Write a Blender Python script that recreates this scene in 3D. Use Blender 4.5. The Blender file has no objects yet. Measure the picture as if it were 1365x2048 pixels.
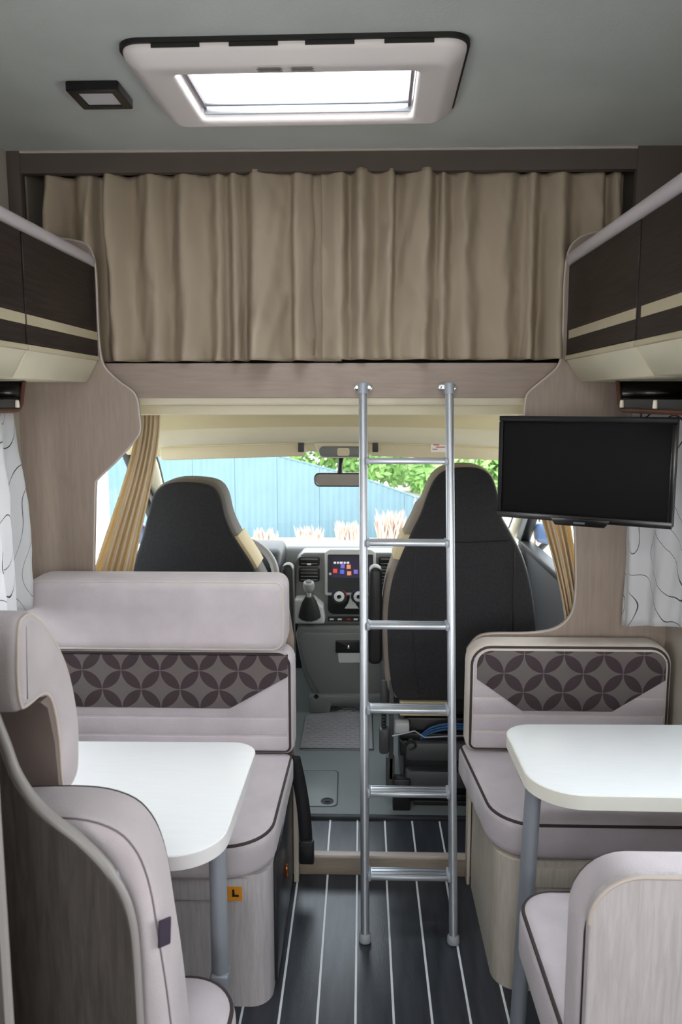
import bpy, bmesh, math, random
from mathutils import Vector, Matrix, noise
random.seed(7)
D = bpy.data
SC = bpy.context.scene
COL = SC.collection
PI = math.pi

# ------------------------------------------------------------------ camera
F = 1600.0; CX, CY = 682.5, 1024.0; EYE = 1.55
PITCH = math.atan(224.0 / F)
YAW = math.atan(42.5 * math.cos(PITCH) / F)
cam_d = D.cameras.new('camera'); cam = D.objects.new('camera', cam_d); COL.objects.link(cam)
cam.location = (0, 0, EYE)
cam.rotation_euler = (PI / 2 - PITCH, 0, YAW)
cam_d.sensor_fit = 'VERTICAL'; cam_d.sensor_height = 36.0; cam_d.lens = F / 2048 * 36
cam_d.clip_start = 0.02; cam_d.clip_end = 300
cam_d.dof.use_dof = True; cam_d.dof.focus_distance = 2.3; cam_d.dof.aperture_fstop = 7.0
SC.camera = cam

# ------------------------------------------------------------------ world, sun, window daylight and fill, exposure
world = D.worlds.new('sky'); SC.world = world; world.use_nodes = True
nt = world.node_tree; nt.nodes.clear()
wo = nt.nodes.new('ShaderNodeOutputWorld'); bg = nt.nodes.new('ShaderNodeBackground')
tc = nt.nodes.new('ShaderNodeTexCoord'); sep = nt.nodes.new('ShaderNodeSeparateXYZ'); rmp = nt.nodes.new('ShaderNodeValToRGB')
rmp.color_ramp.elements[0].position = 0.0; rmp.color_ramp.elements[0].color = (1.0, 0.98, 0.94, 1)
rmp.color_ramp.elements[1].position = 0.6; rmp.color_ramp.elements[1].color = (0.80, 0.91, 1.0, 1)
nt.links.new(tc.outputs['Generated'], sep.inputs[0]); nt.links.new(sep.outputs['Z'], rmp.inputs[0])
nt.links.new(rmp.outputs[0], bg.inputs[0]); nt.links.new(bg.outputs[0], wo.inputs[0])
bg.inputs[1].default_value = 6.0

def light(name, kind, loc, rot, energy, color=(1, 1, 1), size=None):
    l = D.lights.new(name, kind); o = D.objects.new(name, l); COL.objects.link(o)
    o.location = loc; o.rotation_euler = rot; l.energy = energy; l.color = color
    if kind == 'AREA':
        l.shape = 'RECTANGLE'; l.size, l.size_y = size
    return o
# daylight at the skylight and side windows, plus two added rear fills
light('skylight_daylight', 'AREA', (-0.135, 1.90, 2.95), (0, 0, 0), 40, (0.97, 0.98, 1.0), (0.8, 0.7))
light('rear_wall_fill', 'AREA', (0.0, -1.98, 1.42), (PI / 2, 0, 0), 20, (1.0, 0.99, 0.98), (1.5, 0.8))  # added fill from behind the camera, at an unseen rear window
light('left_window_daylight', 'AREA', (-1.30, 1.45, 1.20), (0, -PI / 2, 0), 18, (0.98, 0.98, 1.0), (0.56, 1.3))
light('right_window_daylight', 'AREA', (1.20, 1.45, 1.20), (0, PI / 2, 0), 13, (0.98, 0.98, 1.0), (0.56, 1.3))
light('rear_ceiling_fill', 'AREA', (0.0, -0.75, 2.27), (0, 0, 0), 12, (0.98, 0.98, 1.0), (0.6, 0.6))  # added fill lamp below the ceiling behind the camera, out of view

SC.view_settings.view_transform = 'Standard'; SC.view_settings.look = 'None'
SC.view_settings.exposure = 0.0; SC.view_settings.gamma = 1.0; SC.view_settings.use_curve_mapping = False

# ------------------------------------------------------------------ camera geometry used to read sizes off the photograph
_c, _s = math.cos(YAW), math.sin(YAW)
_rz = Matrix.Rotation(YAW, 3, 'Z')
_R = _rz @ Vector((1, 0, 0)); _U = _rz @ Vector((0, math.sin(PITCH), math.cos(PITCH))); _W = _rz @ Vector((0, math.cos(PITCH), -math.sin(PITCH)))
def ray(x, y): return _W + _R * ((x - CX) / F) - _U * ((y - CY) / F)
def P(x, y, Y):
    d = ray(x, y); t = Y / d.y; return Vector((d.x * t, Y, EYE + d.z * t))
def PX(x, y, X):
    d = ray(x, y); t = X / d.x; return Vector((X, d.y * t, EYE + d.z * t))
def PZ(x, y, Z):
    d = ray(x, y); t = (Z - EYE) / d.z; return Vector((d.x * t, d.y * t, Z))
def XZ(pts, Y): return [(P(x, y, Y).x, P(x, y, Y).z) for x, y in pts]

# ------------------------------------------------------------------ materials
def lin(c):
    r = []
    for v in c[:3]:
        v /= 255.0
        r.append(v / 12.92 if v <= 0.04045 else ((v + 0.055) / 1.055) ** 2.4)
    return (r[0], r[1], r[2], 1)
MATS = {}
def new_mat(name):
    m = D.materials.new(name); m.use_nodes = True
    n = m.node_tree.nodes; b = n['Principled BSDF']
    MATS[name] = m
    return m, m.node_tree, b
def N(t, kind, **kw):
    n = t.nodes.new(kind)
    for k, v in kw.items(): setattr(n, k, v)
    return n
def mat(name, col, rough=0.5, metal=0.0, var=0.0, vscale=6.0, bump=0.0, bscale=200.0, stretch=(1, 1, 1), spec=0.5, sheen=0.0, coat=0.0, col2=None):
    m, t, b = new_mat(name)
    b.inputs['Base Color'].default_value = lin(col); b.inputs['Roughness'].default_value = rough
    b.inputs['Metallic'].default_value = metal; b.inputs['Specular IOR Level'].default_value = spec
    if sheen: b.inputs['Sheen Weight'].default_value = sheen
    if coat: b.inputs['Coat Weight'].default_value = coat
    co = N(t, 'ShaderNodeTexCoord'); mp = N(t, 'ShaderNodeMapping'); mp.inputs['Scale'].default_value = stretch
    t.links.new(co.outputs['Object'], mp.inputs[0])
    if var or col2:
        no = N(t, 'ShaderNodeTexNoise'); no.inputs['Scale'].default_value = vscale; no.inputs['Detail'].default_value = 5
        t.links.new(mp.outputs[0], no.inputs['Vector'])
        r = N(t, 'ShaderNodeValToRGB')
        c1 = lin(col); c2 = lin(col2) if col2 else tuple(v * (1 - var) for v in c1[:3]) + (1,)
        if not col2: c1 = tuple(min(1, v * (1 + var)) for v in c1[:3]) + (1,)
        r.color_ramp.elements[0].position = 0.35; r.color_ramp.elements[1].position = 0.65
        r.color_ramp.elements[0].color = c2; r.color_ramp.elements[1].color = c1
        t.links.new(no.outputs['Fac'], r.inputs[0]); t.links.new(r.outputs[0], b.inputs['Base Color'])
    if bump:
        n2 = N(t, 'ShaderNodeTexNoise'); n2.inputs['Scale'].default_value = bscale; n2.inputs['Detail'].default_value = 3
        t.links.new(mp.outputs[0], n2.inputs['Vector'])
        bp = N(t, 'ShaderNodeBump'); bp.inputs['Strength'].default_value = bump; bp.inputs['Distance'].default_value = 0.002
        t.links.new(n2.outputs['Fac'], bp.inputs['Height']); t.links.new(bp.outputs[0], b.inputs['Normal'])
    return m
def wood(name, c1, c2, stretch, rough=0.45, scale=9.0):
    m, t, b = new_mat(name)
    co = N(t, 'ShaderNodeTexCoord'); mp = N(t, 'ShaderNodeMapping'); mp.inputs['Scale'].default_value = stretch
    t.links.new(co.outputs['Object'], mp.inputs[0])
    no = N(t, 'ShaderNodeTexNoise'); no.inputs['Scale'].default_value = scale; no.inputs['Detail'].default_value = 8; no.inputs['Roughness'].default_value = 0.65; no.inputs['Distortion'].default_value = 0.6
    t.links.new(mp.outputs[0], no.inputs['Vector'])
    r = N(t, 'ShaderNodeValToRGB'); r.color_ramp.elements[0].position = 0.36; r.color_ramp.elements[1].position = 0.62
    r.color_ramp.elements[0].color = lin(c1); r.color_ramp.elements[1].color = lin(c2)
    t.links.new(no.outputs['Fac'], r.inputs[0]); t.links.new(r.outputs[0], b.inputs['Base Color'])
    bp = N(t, 'ShaderNodeBump'); bp.inputs['Strength'].default_value = 0.15; bp.inputs['Distance'].default_value = 0.001
    t.links.new(no.outputs['Fac'], bp.inputs['Height']); t.links.new(bp.outputs[0], b.inputs['Normal'])
    b.inputs['Roughness'].default_value = rough
    return m

mat('ceiling', (204, 209, 205), 0.75, var=0.05, vscale=3, bump=0.25, bscale=120)
mat('wall', (176, 168, 156), 0.7, var=0.05, vscale=4, bump=0.1)
wood('partition', (146, 130, 119), (157, 141, 129), (14, 14, 1.2), 0.6, 6)
wood('lintel', (152, 136, 126), (162, 145, 135), (1.2, 14, 14), 0.6, 6)
mat('header', (86, 75, 68), 0.65, var=0.04)
mat('edge_band', (190, 178, 170), 0.45)
mat('divider_edge', (150, 146, 145), 0.45)
mat('seam_lilac', (120, 110, 116), 0.8)
mat('table_edge_white', (228, 226, 226), 0.4)
wood('wenge', (20, 15, 14), (50, 38, 36), (22, 0.9, 22), 0.42, 7)
MATS['wenge'].node_tree.nodes['Principled BSDF'].inputs['Specular IOR Level'].default_value = 0.3
mat('gold_strip', (186, 174, 146), 0.42, var=0.04)
mat('valance_cream', (216, 208, 182), 0.5, var=0.03)
mat('rail_lilac', (196, 188, 190), 0.35)
mat('black_gloss', (10, 10, 11), 0.25)
mat('brown_edge', (92, 58, 48), 0.35)
mat('peg', (232, 222, 206), 0.4)
mat('fabric', (196, 187, 191), 0.9, var=0.06, vscale=10, bump=0.5, bscale=600, sheen=0.15)
mat('fabric_band', (192, 183, 187), 0.9, var=0.06, vscale=10, bump=0.5, bscale=600, sheen=0.15)
mat('fabric_border', (206, 196, 186), 0.9, var=0.05, vscale=10, bump=0.5, bscale=600, sheen=0.15)
mat('fabric_shaded', (128, 114, 108), 0.95, var=0.06, bump=0.5, bscale=600)  # darker fabric colour that paints the shade under the bolster flap
mat('piping', (58, 48, 48), 0.7)
mat('tag', (58, 48, 66), 0.8, bump=0.3, bscale=500)
mat('table_white', (240, 242, 244), 0.35, var=0.012, vscale=30, stretch=(0.4, 6, 6))
mat('table_edge', (238, 236, 224), 0.4)
mat('grey_metal', (160, 165, 174), 0.4, 0.25)
mat('aluminium', (190, 195, 202), 0.38, 0.8)
mat('aluminium_dark', (140, 144, 150), 0.35, 0.9)
mat('chrome', (225, 228, 230), 0.08, 1.0)
mat('foot_rubber', (150, 152, 158), 0.6)
wood('pale_wood', (182, 175, 176), (200, 193, 195), (16, 16, 1.3), 0.5, 7)
wood('pale_wood_warm', (188, 178, 164), (204, 195, 182), (16, 16, 1.3), 0.5, 7)
wood('grey_wood', (62, 57, 54), (80, 74, 70), (16, 16, 1.3), 0.5, 7)
mat('floor_plank', (50, 53, 60), 0.30, var=0.25, vscale=5, stretch=(9, 1.2, 1), bump=0.12, bscale=60)
mat('floor_strip', (222, 226, 230), 0.4)
mat('floor_slab', (30, 30, 33), 0.7)
wood('riser', (140, 126, 112), (154, 140, 126), (1.2, 14, 14), 0.5, 7)
mat('dark_door', (36, 36, 42), 0.3)
mat('copper', (190, 110, 60), 0.25, 0.9)
mat('sticker_orange', (226, 150, 40), 0.5)
mat('sticker_black', (30, 24, 20), 0.5)
mat('rubber_grey', (122, 128, 129), 0.45, var=0.06, vscale=4, bump=0.15, bscale=90)
mat('rubber_dark', (40, 42, 46), 0.55)
mat('dash_grey', (112, 113, 112), 0.42, var=0.04, bump=0.2, bscale=300)
mat('dash_light', (188, 190, 188), 0.4, var=0.03)
mat('dash_dark', (44, 46, 48), 0.5, bump=0.2, bscale=300)
mat('vent_black', (16, 17, 18), 0.4)
mat('seat_black', (40, 40, 43), 0.88, var=0.2, vscale=120, bump=0.5, bscale=500)
mat('seat_side', (108, 104, 100), 0.85, var=0.06, bump=0.4, bscale=500)
mat('seat_side_lit', (146, 136, 126), 0.85, var=0.06, bump=0.4, bscale=500)  # lighter copy of the seat side, with the light put into its colour
mat('seat_insert', (206, 190, 152), 0.8, bump=0.3, bscale=500)
mat('plastic_black', (22, 22, 24), 0.45)
mat('plastic_grey', (70, 70, 72), 0.5)
mat('cable_blue', (40, 84, 130), 0.4)
mat('belt', (20, 20, 26), 0.7, bump=0.4, bscale=400)
mat('headliner', (214, 200, 160), 0.8, var=0.02)
mat('cab_cream', (222, 214, 190), 0.6, var=0.03)
mat('visor', (206, 196, 168), 0.7)
mat('blind_rail', (240, 232, 208), 0.5)
mat('mirror', (230, 232, 235), 0.03, 1.0)
mat('lens', (225, 222, 226), 0.3)
mat('frame_white', (236, 228, 226), 0.45)
mat('frame_dark', (20, 18, 18), 0.6)  # near-black of the skylight gasket and clip slots
mat('print_grey', (120, 112, 116), 0.6)
mat('bed', (188, 180, 168), 0.9)
mat('tv_black', (9, 10, 12), 0.45, spec=0.3)
mat('tv_screen', (8, 8, 9), 0.6, spec=0.15)
mat('tv_logo', (80, 84, 92), 0.4)
mat('fence', (104, 132, 142), 0.55, var=0.05, vscale=2, stretch=(3, 1, 1))
mat('fence_cap', (92, 118, 128), 0.5)
mat('ground', (214, 208, 198), 0.9, var=0.06, vscale=0.6)
mat('leaf', (132, 172, 92), 0.6, var=0.25, vscale=1.0)
mat('leaf_pale', (176, 200, 132), 0.6, var=0.2, vscale=1.0)
mat('bark', (96, 78, 60), 0.9)
mat('straw', (206, 182, 166), 0.8, var=0.15, vscale=2)
mat('building_white', (232, 230, 228), 0.7)
mat('mirror_blue', (70, 92, 134), 0.35)
mat('body_white', (225, 225, 225), 0.4)
mat('knob_white', (225, 226, 228), 0.35)
mat('knob_red', (170, 50, 50), 0.5)
mat('knob_blue', (50, 60, 120), 0.5)
mat('leather_gaiter', (26, 24, 24), 0.55)
mat('wheel_grey', (150, 148, 146), 0.5)

def cloth(name, col, trans, tcol=None):
    m, t, b = new_mat(name)
    out = t.nodes['Material Output']
    b.inputs['Base Color'].default_value = lin(col); b.inputs['Roughness'].default_value = 0.95; b.inputs['Specular IOR Level'].default_value = 0.1
    co = N(t, 'ShaderNodeTexCoord')
    no = N(t, 'ShaderNodeTexNoise'); no.inputs['Scale'].default_value = 500; t.links.new(co.outputs['Object'], no.inputs['Vector'])
    bp = N(t, 'ShaderNodeBump'); bp.inputs['Strength'].default_value = 0.35; bp.inputs['Distance'].default_value = 0.001
    t.links.new(no.outputs['Fac'], bp.inputs['Height']); t.links.new(bp.outputs[0], b.inputs['Normal'])
    tr = N(t, 'ShaderNodeBsdfTranslucent'); tr.inputs[0].default_value = lin(tcol or col)
    mx = N(t, 'ShaderNodeMixShader'); mx.inputs[0].default_value = trans
    t.links.new(b.outputs[0], mx.inputs[1]); t.links.new(tr.outputs[0], mx.inputs[2]); t.links.new(mx.outputs[0], out.inputs[0])
    return m, t, b, tr
cloth('alcove_cloth', (176, 161, 142), 0.05)
cloth('cab_cloth', (236, 222, 196), 0.3, (245, 222, 165))
m, t, b, tr = cloth('print_cloth', (228, 228, 230), 0.3)
# thin looping dark lines printed on the white window curtains
co = N(t, 'ShaderNodeTexCoord'); mp = N(t, 'ShaderNodeMapping'); mp.inputs['Scale'].default_value = (2.2, 2.2, 1.5)
t.links.new(co.outputs['Object'], mp.inputs[0])
no = N(t, 'ShaderNodeTexNoise'); no.inputs['Scale'].default_value = 2.2; no.inputs['Detail'].default_value = 0.5
t.links.new(mp.outputs[0], no.inputs['Vector'])
a1 = N(t, 'ShaderNodeMath', operation='MULTIPLY'); a1.inputs[1].default_value = 9.0; t.links.new(no.outputs['Fac'], a1.inputs[0])
a2 = N(t, 'ShaderNodeMath', operation='FRACT'); t.links.new(a1.outputs[0], a2.inputs[0])
a3 = N(t, 'ShaderNodeMath', operation='SUBTRACT'); a3.inputs[1].default_value = 0.5; t.links.new(a2.outputs[0], a3.inputs[0])
a4 = N(t, 'ShaderNodeMath', operation='ABSOLUTE'); t.links.new(a3.outputs[0], a4.inputs[0])
a5 = N(t, 'ShaderNodeMath', operation='LESS_THAN'); a5.inputs[1].default_value = 0.016; t.links.new(a4.outputs[0], a5.inputs[0])
mxc = N(t, 'ShaderNodeMix', data_type='RGBA'); mxc.inputs['A'].default_value = lin((228, 228, 230)); mxc.inputs['B'].default_value = lin((84, 82, 90))
t.links.new(a5.outputs[0], mxc.inputs['Factor']); t.links.new(mxc.outputs['Result'], b.inputs['Base Color']); t.links.new(mxc.outputs['Result'], tr.inputs[0])

# woven petal pattern (interlocking circles) of the backrests
m, t, b = new_mat('petal_fabric')
b.inputs['Roughness'].default_value = 0.92; b.inputs['Specular IOR Level'].default_value = 0.2
co = N(t, 'ShaderNodeTexCoord'); sp = N(t, 'ShaderNodeSeparateXYZ'); t.links.new(co.outputs['Object'], sp.inputs[0])
def M2(op, a, bb=None):
    n = N(t, 'ShaderNodeMath', operation=op)
    for i, v in enumerate((a, bb)):
        if v is None: continue
        if isinstance(v, (int, float)): n.inputs[i].default_value = v
        else: t.links.new(v, n.inputs[i])
    return n.outputs[0]
K = 1 / 0.119
u = M2('MULTIPLY', M2('ADD', sp.outputs['X'], sp.outputs['Z']), K); v = M2('MULTIPLY', M2('SUBTRACT', sp.outputs['X'], sp.outputs['Z']), K)
fu = M2('ABSOLUTE', M2('SUBTRACT', M2('FRACT', M2('ADD', u, 50.25)), 0.5)); fv = M2('ABSOLUTE', M2('SUBTRACT', M2('FRACT', M2('ADD', v, 50.25)), 0.5))
mx_ = M2('MAXIMUM', fu, fv); mn_ = M2('MINIMUM', fu, fv)
dx = M2('SUBTRACT', 1.0, mx_)
dd = M2('SQRT', M2('ADD', M2('MULTIPLY', dx, dx), M2('MULTIPLY', mn_, mn_)))
pet = M2('LESS_THAN', dd, 0.695)
wv = N(t, 'ShaderNodeTexNoise'); wv.inputs['Scale'].default_value = 350; t.links.new(co.outputs['Object'], wv.inputs['Vector'])
mxc = N(t, 'ShaderNodeMix', data_type='RGBA'); mxc.inputs['A'].default_value = lin((112, 106, 104)); mxc.inputs['B'].default_value = lin((74, 63, 66))
t.links.new(pet, mxc.inputs['Factor'])
mx2 = N(t, 'ShaderNodeMix', data_type='RGBA', blend_type='MULTIPLY'); mx2.inputs['Factor'].default_value = 0.45
t.links.new(mxc.outputs['Result'], mx2.inputs['A']); t.links.new(wv.outputs['Color'], mx2.inputs['B'])
hs = N(t, 'ShaderNodeMix', data_type='RGBA'); hs.inputs['Factor'].default_value = 0.75
t.links.new(mx2.outputs['Result'], hs.inputs['A']); t.links.new(mxc.outputs['Result'], hs.inputs['B'])
t.links.new(hs.outputs['Result'], b.inputs['Base Color'])
bp = N(t, 'ShaderNodeBump'); bp.inputs['Strength'].default_value = 0.4; bp.inputs['Distance'].default_value = 0.002
t.links.new(wv.outputs['Fac'], bp.inputs['Height']); t.links.new(bp.outputs[0], b.inputs['Normal'])

# tread-plate mat: rows of short raised dashes
m, t, b = new_mat('tread_mat')
b.inputs['Base Color'].default_value = lin((150, 150, 155)); b.inputs['Roughness'].default_value = 0.28

# window glass: clear, with a weak reflection
m, t, b = new_mat('glass')
out = t.nodes['Material Output']
g = N(t, 'ShaderNodeBsdfGlossy'); g.inputs['Roughness'].default_value = 0.02
tp = N(t, 'ShaderNodeBsdfTransparent'); tp.inputs[0].default_value = (0.97, 0.98, 0.98, 1)
fr = N(t, 'ShaderNodeMixShader'); fr.inputs[0].default_value = 0.05
t.links.new(tp.outputs[0], fr.inputs[1]); t.links.new(g.outputs[0], fr.inputs[2]); t.links.new(fr.outputs[0], out.inputs[0])

# car radio screen: lit display with menu marks
m, t, b = new_mat('radio_screen')
b.inputs['Base Color'].default_value = lin((26, 26, 34)); b.inputs['Roughness'].default_value = 0.15
b.inputs['Emission Color'].default_value = lin((60, 52, 70)); b.inputs['Emission Strength'].default_value = 0.6
for nm, c in (('icon_red', (230, 80, 70)), ('icon_blue', (90, 110, 230)), ('icon_orange', (235, 150, 110)), ('icon_white', (225, 225, 235)), ('icon_violet', (130, 110, 200))):
    m, t, b = new_mat(nm); b.inputs['Base Color'].default_value = lin(c); b.inputs['Emission Color'].default_value = lin(c); b.inputs['Emission Strength'].default_value = 0.5

# ------------------------------------------------------------------ mesh helpers
def rpoly(pts, rad, seg=6):
    out = []; n = len(pts)
    for i in range(n):
        r = rad[i] if isinstance(rad, (list, tuple)) else rad
        p = Vector(pts[i]); a = Vector(pts[i - 1]); c = Vector(pts[(i + 1) % n])
        if r <= 0: out.append(tuple(p)); continue
        d1 = (a - p).normalized(); d2 = (c - p).normalized()
        ang = math.acos(max(-1, min(1, d1.dot(d2)))); k = r / math.tan(ang / 2)
        k = min(k, (a - p).length * 0.49, (c - p).length * 0.49); r2 = k * math.tan(ang / 2)
        s = p + d1 * k; e = p + d2 * k; ctr = p + (d1 + d2).normalized() * (r2 / math.sin(ang / 2))
        a0 = math.atan2(s.y - ctr.y, s.x - ctr.x); a1 = math.atan2(e.y - ctr.y, e.x - ctr.x)
        da = (a1 - a0 + PI) % (2 * PI) - PI
        for j in range(seg + 1):
            th = a0 + da * j / seg; out.append((ctr.x + r2 * math.cos(th), ctr.y + r2 * math.sin(th)))
    return out
def smooth(pts, n=6, closed=False):
    pts = [Vector(p) for p in pts]; out = []; L = len(pts)
    rng = range(L if closed else L - 1)
    for i in rng:
        p0 = pts[i - 1] if (i > 0 or closed) else pts[0]; p1 = pts[i]; p2 = pts[(i + 1) % L]
        p3 = pts[(i + 2) % L] if (i + 2 < L or closed) else pts[-1]
        for k in range(n):
            u = k / n
            out.append(0.5 * ((2 * p1) + (p2 - p0) * u + (2 * p0 - 5 * p1 + 4 * p2 - p3) * u * u + (3 * p1 - p0 - 3 * p2 + p3) * u ** 3))
    if not closed: out.append(pts[-1])
    return out

def inset(pl, d):
    n = len(pl); out = []
    ar = sum(pl[i][0] * pl[(i + 1) % n][1] - pl[(i + 1) % n][0] * pl[i][1] for i in range(n)); sg = 1 if ar > 0 else -1
    for i in range(n):
        a = Vector(pl[i - 1]); c = Vector(pl[(i + 1) % n]); d_ = (c - a)
        if d_.length < 1e-9: out.append(pl[i]); continue
        d_.normalize(); nn = Vector((-d_.y, d_.x)) * sg
        out.append((pl[i][0] + nn.x * d, pl[i][1] + nn.y * d))
    return out

class MB:
    def __init__(s): s.b = bmesh.new()
    def v(s, p): return s.b.verts.new(p)
    def face(s, vs):
        try: return s.b.faces.new(vs)
        except ValueError: return None
    def box(s, lo, hi):
        x0, y0, z0 = lo; x1, y1, z1 = hi
        q = [s.v(p) for p in ((x0, y0, z0), (x1, y0, z0), (x1, y1, z0), (x0, y1, z0), (x0, y0, z1), (x1, y0, z1), (x1, y1, z1), (x0, y1, z1))]
        for f in ((3, 2, 1, 0), (4, 5, 6, 7), (0, 1, 5, 4), (1, 2, 6, 5), (2, 3, 7, 6), (3, 0, 4, 7)): s.face([q[i] for i in f])
        return s
    def obox(s, c, size, m):
        hx, hy, hz = (k / 2 for k in size); c = Vector(c)
        q = [s.v(c + m @ Vector(p)) for p in ((-hx, -hy, -hz), (hx, -hy, -hz), (hx, hy, -hz), (-hx, hy, -hz), (-hx, -hy, hz), (hx, -hy, hz), (hx, hy, hz), (-hx, hy, hz))]
        for f in ((3, 2, 1, 0), (4, 5, 6, 7), (0, 1, 5, 4), (1, 2, 6, 5), (2, 3, 7, 6), (3, 0, 4, 7)): s.face([q[i] for i in f])
        return s
    def prism(s, pts, axis, a, b):
        def mk(p, h): return {'x': (h, p[0], p[1]), 'y': (p[0], h, p[1]), 'z': (p[0], p[1], h)}[axis]
        A = [s.v(mk(p, a)) for p in pts]; B = [s.v(mk(p, b)) for p in pts]; n = len(pts)
        s.face(A); s.face(B[::-1])
        for i in range(n): s.face([A[i], B[i], B[(i + 1) % n], A[(i + 1) % n]])
        return s
    def ring(s, outer, inner, axis, a, b):
        def mk(p, h): return {'x': (h, p[0], p[1]), 'y': (p[0], h, p[1]), 'z': (p[0], p[1], h)}[axis]
        n = len(outer)
        O0 = [s.v(mk(p, a)) for p in outer]; O1 = [s.v(mk(p, b)) for p in outer]
        I0 = [s.v(mk(p, a)) for p in inner]; I1 = [s.v(mk(p, b)) for p in inner]
        for i in range(n):
            j = (i + 1) % n
            s.face([O0[i], O0[j], I0[j], I0[i]]); s.face([O1[i], I1[i], I1[j], O1[j]])
            s.face([O0[i], O1[i], O1[j], O0[j]]); s.face([I0[i], I0[j], I1[j], I1[i]])
        return s
    def tube(s, pts, r, seg=10, closed=False, caps=True, flat=None):
        pts = [Vector(p) for p in pts]; n = len(pts); rings = []
        up = None
        for i in range(n):
            if closed: d = pts[(i + 1) % n] - pts[i - 1]
            else: d = pts[min(i + 1, n - 1)] - pts[max(i - 1, 0)]
            d.normalize()
            if up is None:
                up = Vector((0, 0, 1)) if abs(d.z) < 0.9 else Vector((0, 1, 0))
            x = d.cross(up)
            if x.length < 1e-5: x = d.orthogonal()
            x.normalize(); up = x.cross(d).normalized()
            rr = r[i] if isinstance(r, (list, tuple)) else r
            fl = flat or 1.0
            rings.append([s.v(pts[i] + (x * math.cos(2 * PI * k / seg) + up * math.sin(2 * PI * k / seg) * fl) * rr) for k in range(seg)])
        m = n if closed else n - 1
        for i in range(m):
            A = rings[i]; B = rings[(i + 1) % n]
            for k in range(seg): s.face([A[k], A[(k + 1) % seg], B[(k + 1) % seg], B[k]])
        if not closed and caps: s.face(rings[0][::-1]); s.face(rings[-1])
        return s
    def lathe(s, prof, c, axis=(0, 0, 1), seg=20):
        axis = Vector(axis).normalized(); x = axis.orthogonal().normalized(); y = axis.cross(x); c = Vector(c); rings = []
        for r, h in prof: rings.append([s.v(c + axis * h + (x * math.cos(2 * PI * k / seg) + y * math.sin(2 * PI * k / seg)) * max(r, 1e-4)) for k in range(seg)])
        for A, B in zip(rings, rings[1:]):
            for k in range(seg): s.face([A[k], A[(k + 1) % seg], B[(k + 1) % seg], B[k]])
        s.face(rings[0][::-1]); s.face(rings[-1])
        return s
    def grid(s, fn, nu, nv):
        g = [[s.v(fn(i / nu, j / nv)) for j in range(nv + 1)] for i in range(nu + 1)]
        for i in range(nu):
            for j in range(nv): s.face([g[i][j], g[i + 1][j], g[i + 1][j + 1], g[i][j + 1]])
        return s
    def puff(s, pl, axis, a, b, r, k=5):
        def mk(p, h): return {'x': (h, p[0], p[1]), 'y': (p[0], h, p[1]), 'z': (p[0], p[1], h)}[axis]
        lo, hi = min(a, b), max(a, b); lv = []
        for i in range(k + 1):
            th = PI / 2 * i / k; lv.append((inset(pl, r * (1 - math.sin(th))), lo + r * (1 - math.cos(th))))
        for i in range(k + 1):
            th = PI / 2 * (k - i) / k; lv.append((inset(pl, r * (1 - math.sin(th))), hi - r * (1 - math.cos(th))))
        rg = [[s.v(mk(p, h)) for p in q] for q, h in lv]; n = len(pl)
        for A, B in zip(rg, rg[1:]):
            for i in range(n): s.face([A[i], A[(i + 1) % n], B[(i + 1) % n], B[i]])
        s.face(rg[0]); s.face(rg[-1][::-1])
        return s
    def bevel(s, w, seg=2, ang=25):
        s.b.normal_update()
        bmesh.ops.recalc_face_normals(s.b, faces=s.b.faces)
        e = [e for e in s.b.edges if len(e.link_faces) == 2 and e.calc_face_angle(0) > math.radians(ang)]
        bmesh.ops.bevel(s.b, geom=e, offset=w, segments=seg, profile=0.5, affect='EDGES', clamp_overlap=True)
        return s
    def done(s, name, material, parent=None, sm=True, ang=38, solid=None, recalc=True):
        if recalc: bmesh.ops.recalc_face_normals(s.b, faces=s.b.faces)
        vs = [v.co for v in s.b.verts]
        lo = Vector((min(v.x for v in vs), min(v.y for v in vs), min(v.z for v in vs))); hi = Vector((max(v.x for v in vs), max(v.y for v in vs), max(v.z for v in vs)))
        c = (lo + hi) / 2; c.z = lo.z
        bmesh.ops.translate(s.b, verts=s.b.verts, vec=-c)
        me = D.meshes.new(name); s.b.to_mesh(me); s.b.free()
        if sm:
            me.shade_smooth(); me.set_sharp_from_angle(angle=math.radians(ang))
        me.materials.append(MATS[material])
        o = D.objects.new(name, me); COL.objects.link(o); o.location = c
        if parent: adopt(o, parent)
        if solid:
            md = o.modifiers.new('thickness', 'SOLIDIFY'); md.thickness = solid; md.offset = 0
        return o
WM = {}
def wpos(o):
    p = Vector(o.location)
    return (WM[o.name] + p) if o.name in WM else p
def adopt(o, parent):
    off = wpos(parent)
    o.parent = parent; o.location = Vector(o.location) - off; WM[o.name] = off
def thing(name, label, cat, loc=(0, 0, 0), group=None):
    o = D.objects.new(name, None); COL.objects.link(o); o.location = loc; o.empty_display_size = 0.05
    return tag(o, label, cat, group)
def tag(o, label, cat, group=None):
    o['label'] = label; o['category'] = cat
    if group: o['group'] = group
    return o
def struct(o, label=None, cat=None):
    o['kind'] = 'structure'
    if label: o['label'] = label
    if cat: o['category'] = cat
    return o
def box(name, lo, hi, m, parent=None, bev=0.0, seg=2):
    b = MB().box(lo, hi)
    if bev: b.bevel(bev, seg)
    return b.done(name, m, parent)
def prism(name, pts, axis, a, b_, m, parent=None, bev=0.0, seg=2, ang=25):
    b = MB().prism(pts, axis, a, b_)
    if bev: b.bevel(bev, seg, ang)
    return b.done(name, m, parent)
def tube(name, pts, r, m, parent=None, seg=10, closed=False, flat=None):
    return MB().tube(pts, r, seg, closed, flat=flat).done(name, m, parent)

XL, XR = -1.055, 0.95         # inside faces of the side walls
ZC = 2.278                    # ceiling
YB = -1.9                     # rear wall
YP = 2.45                     # partition to the cab

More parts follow.
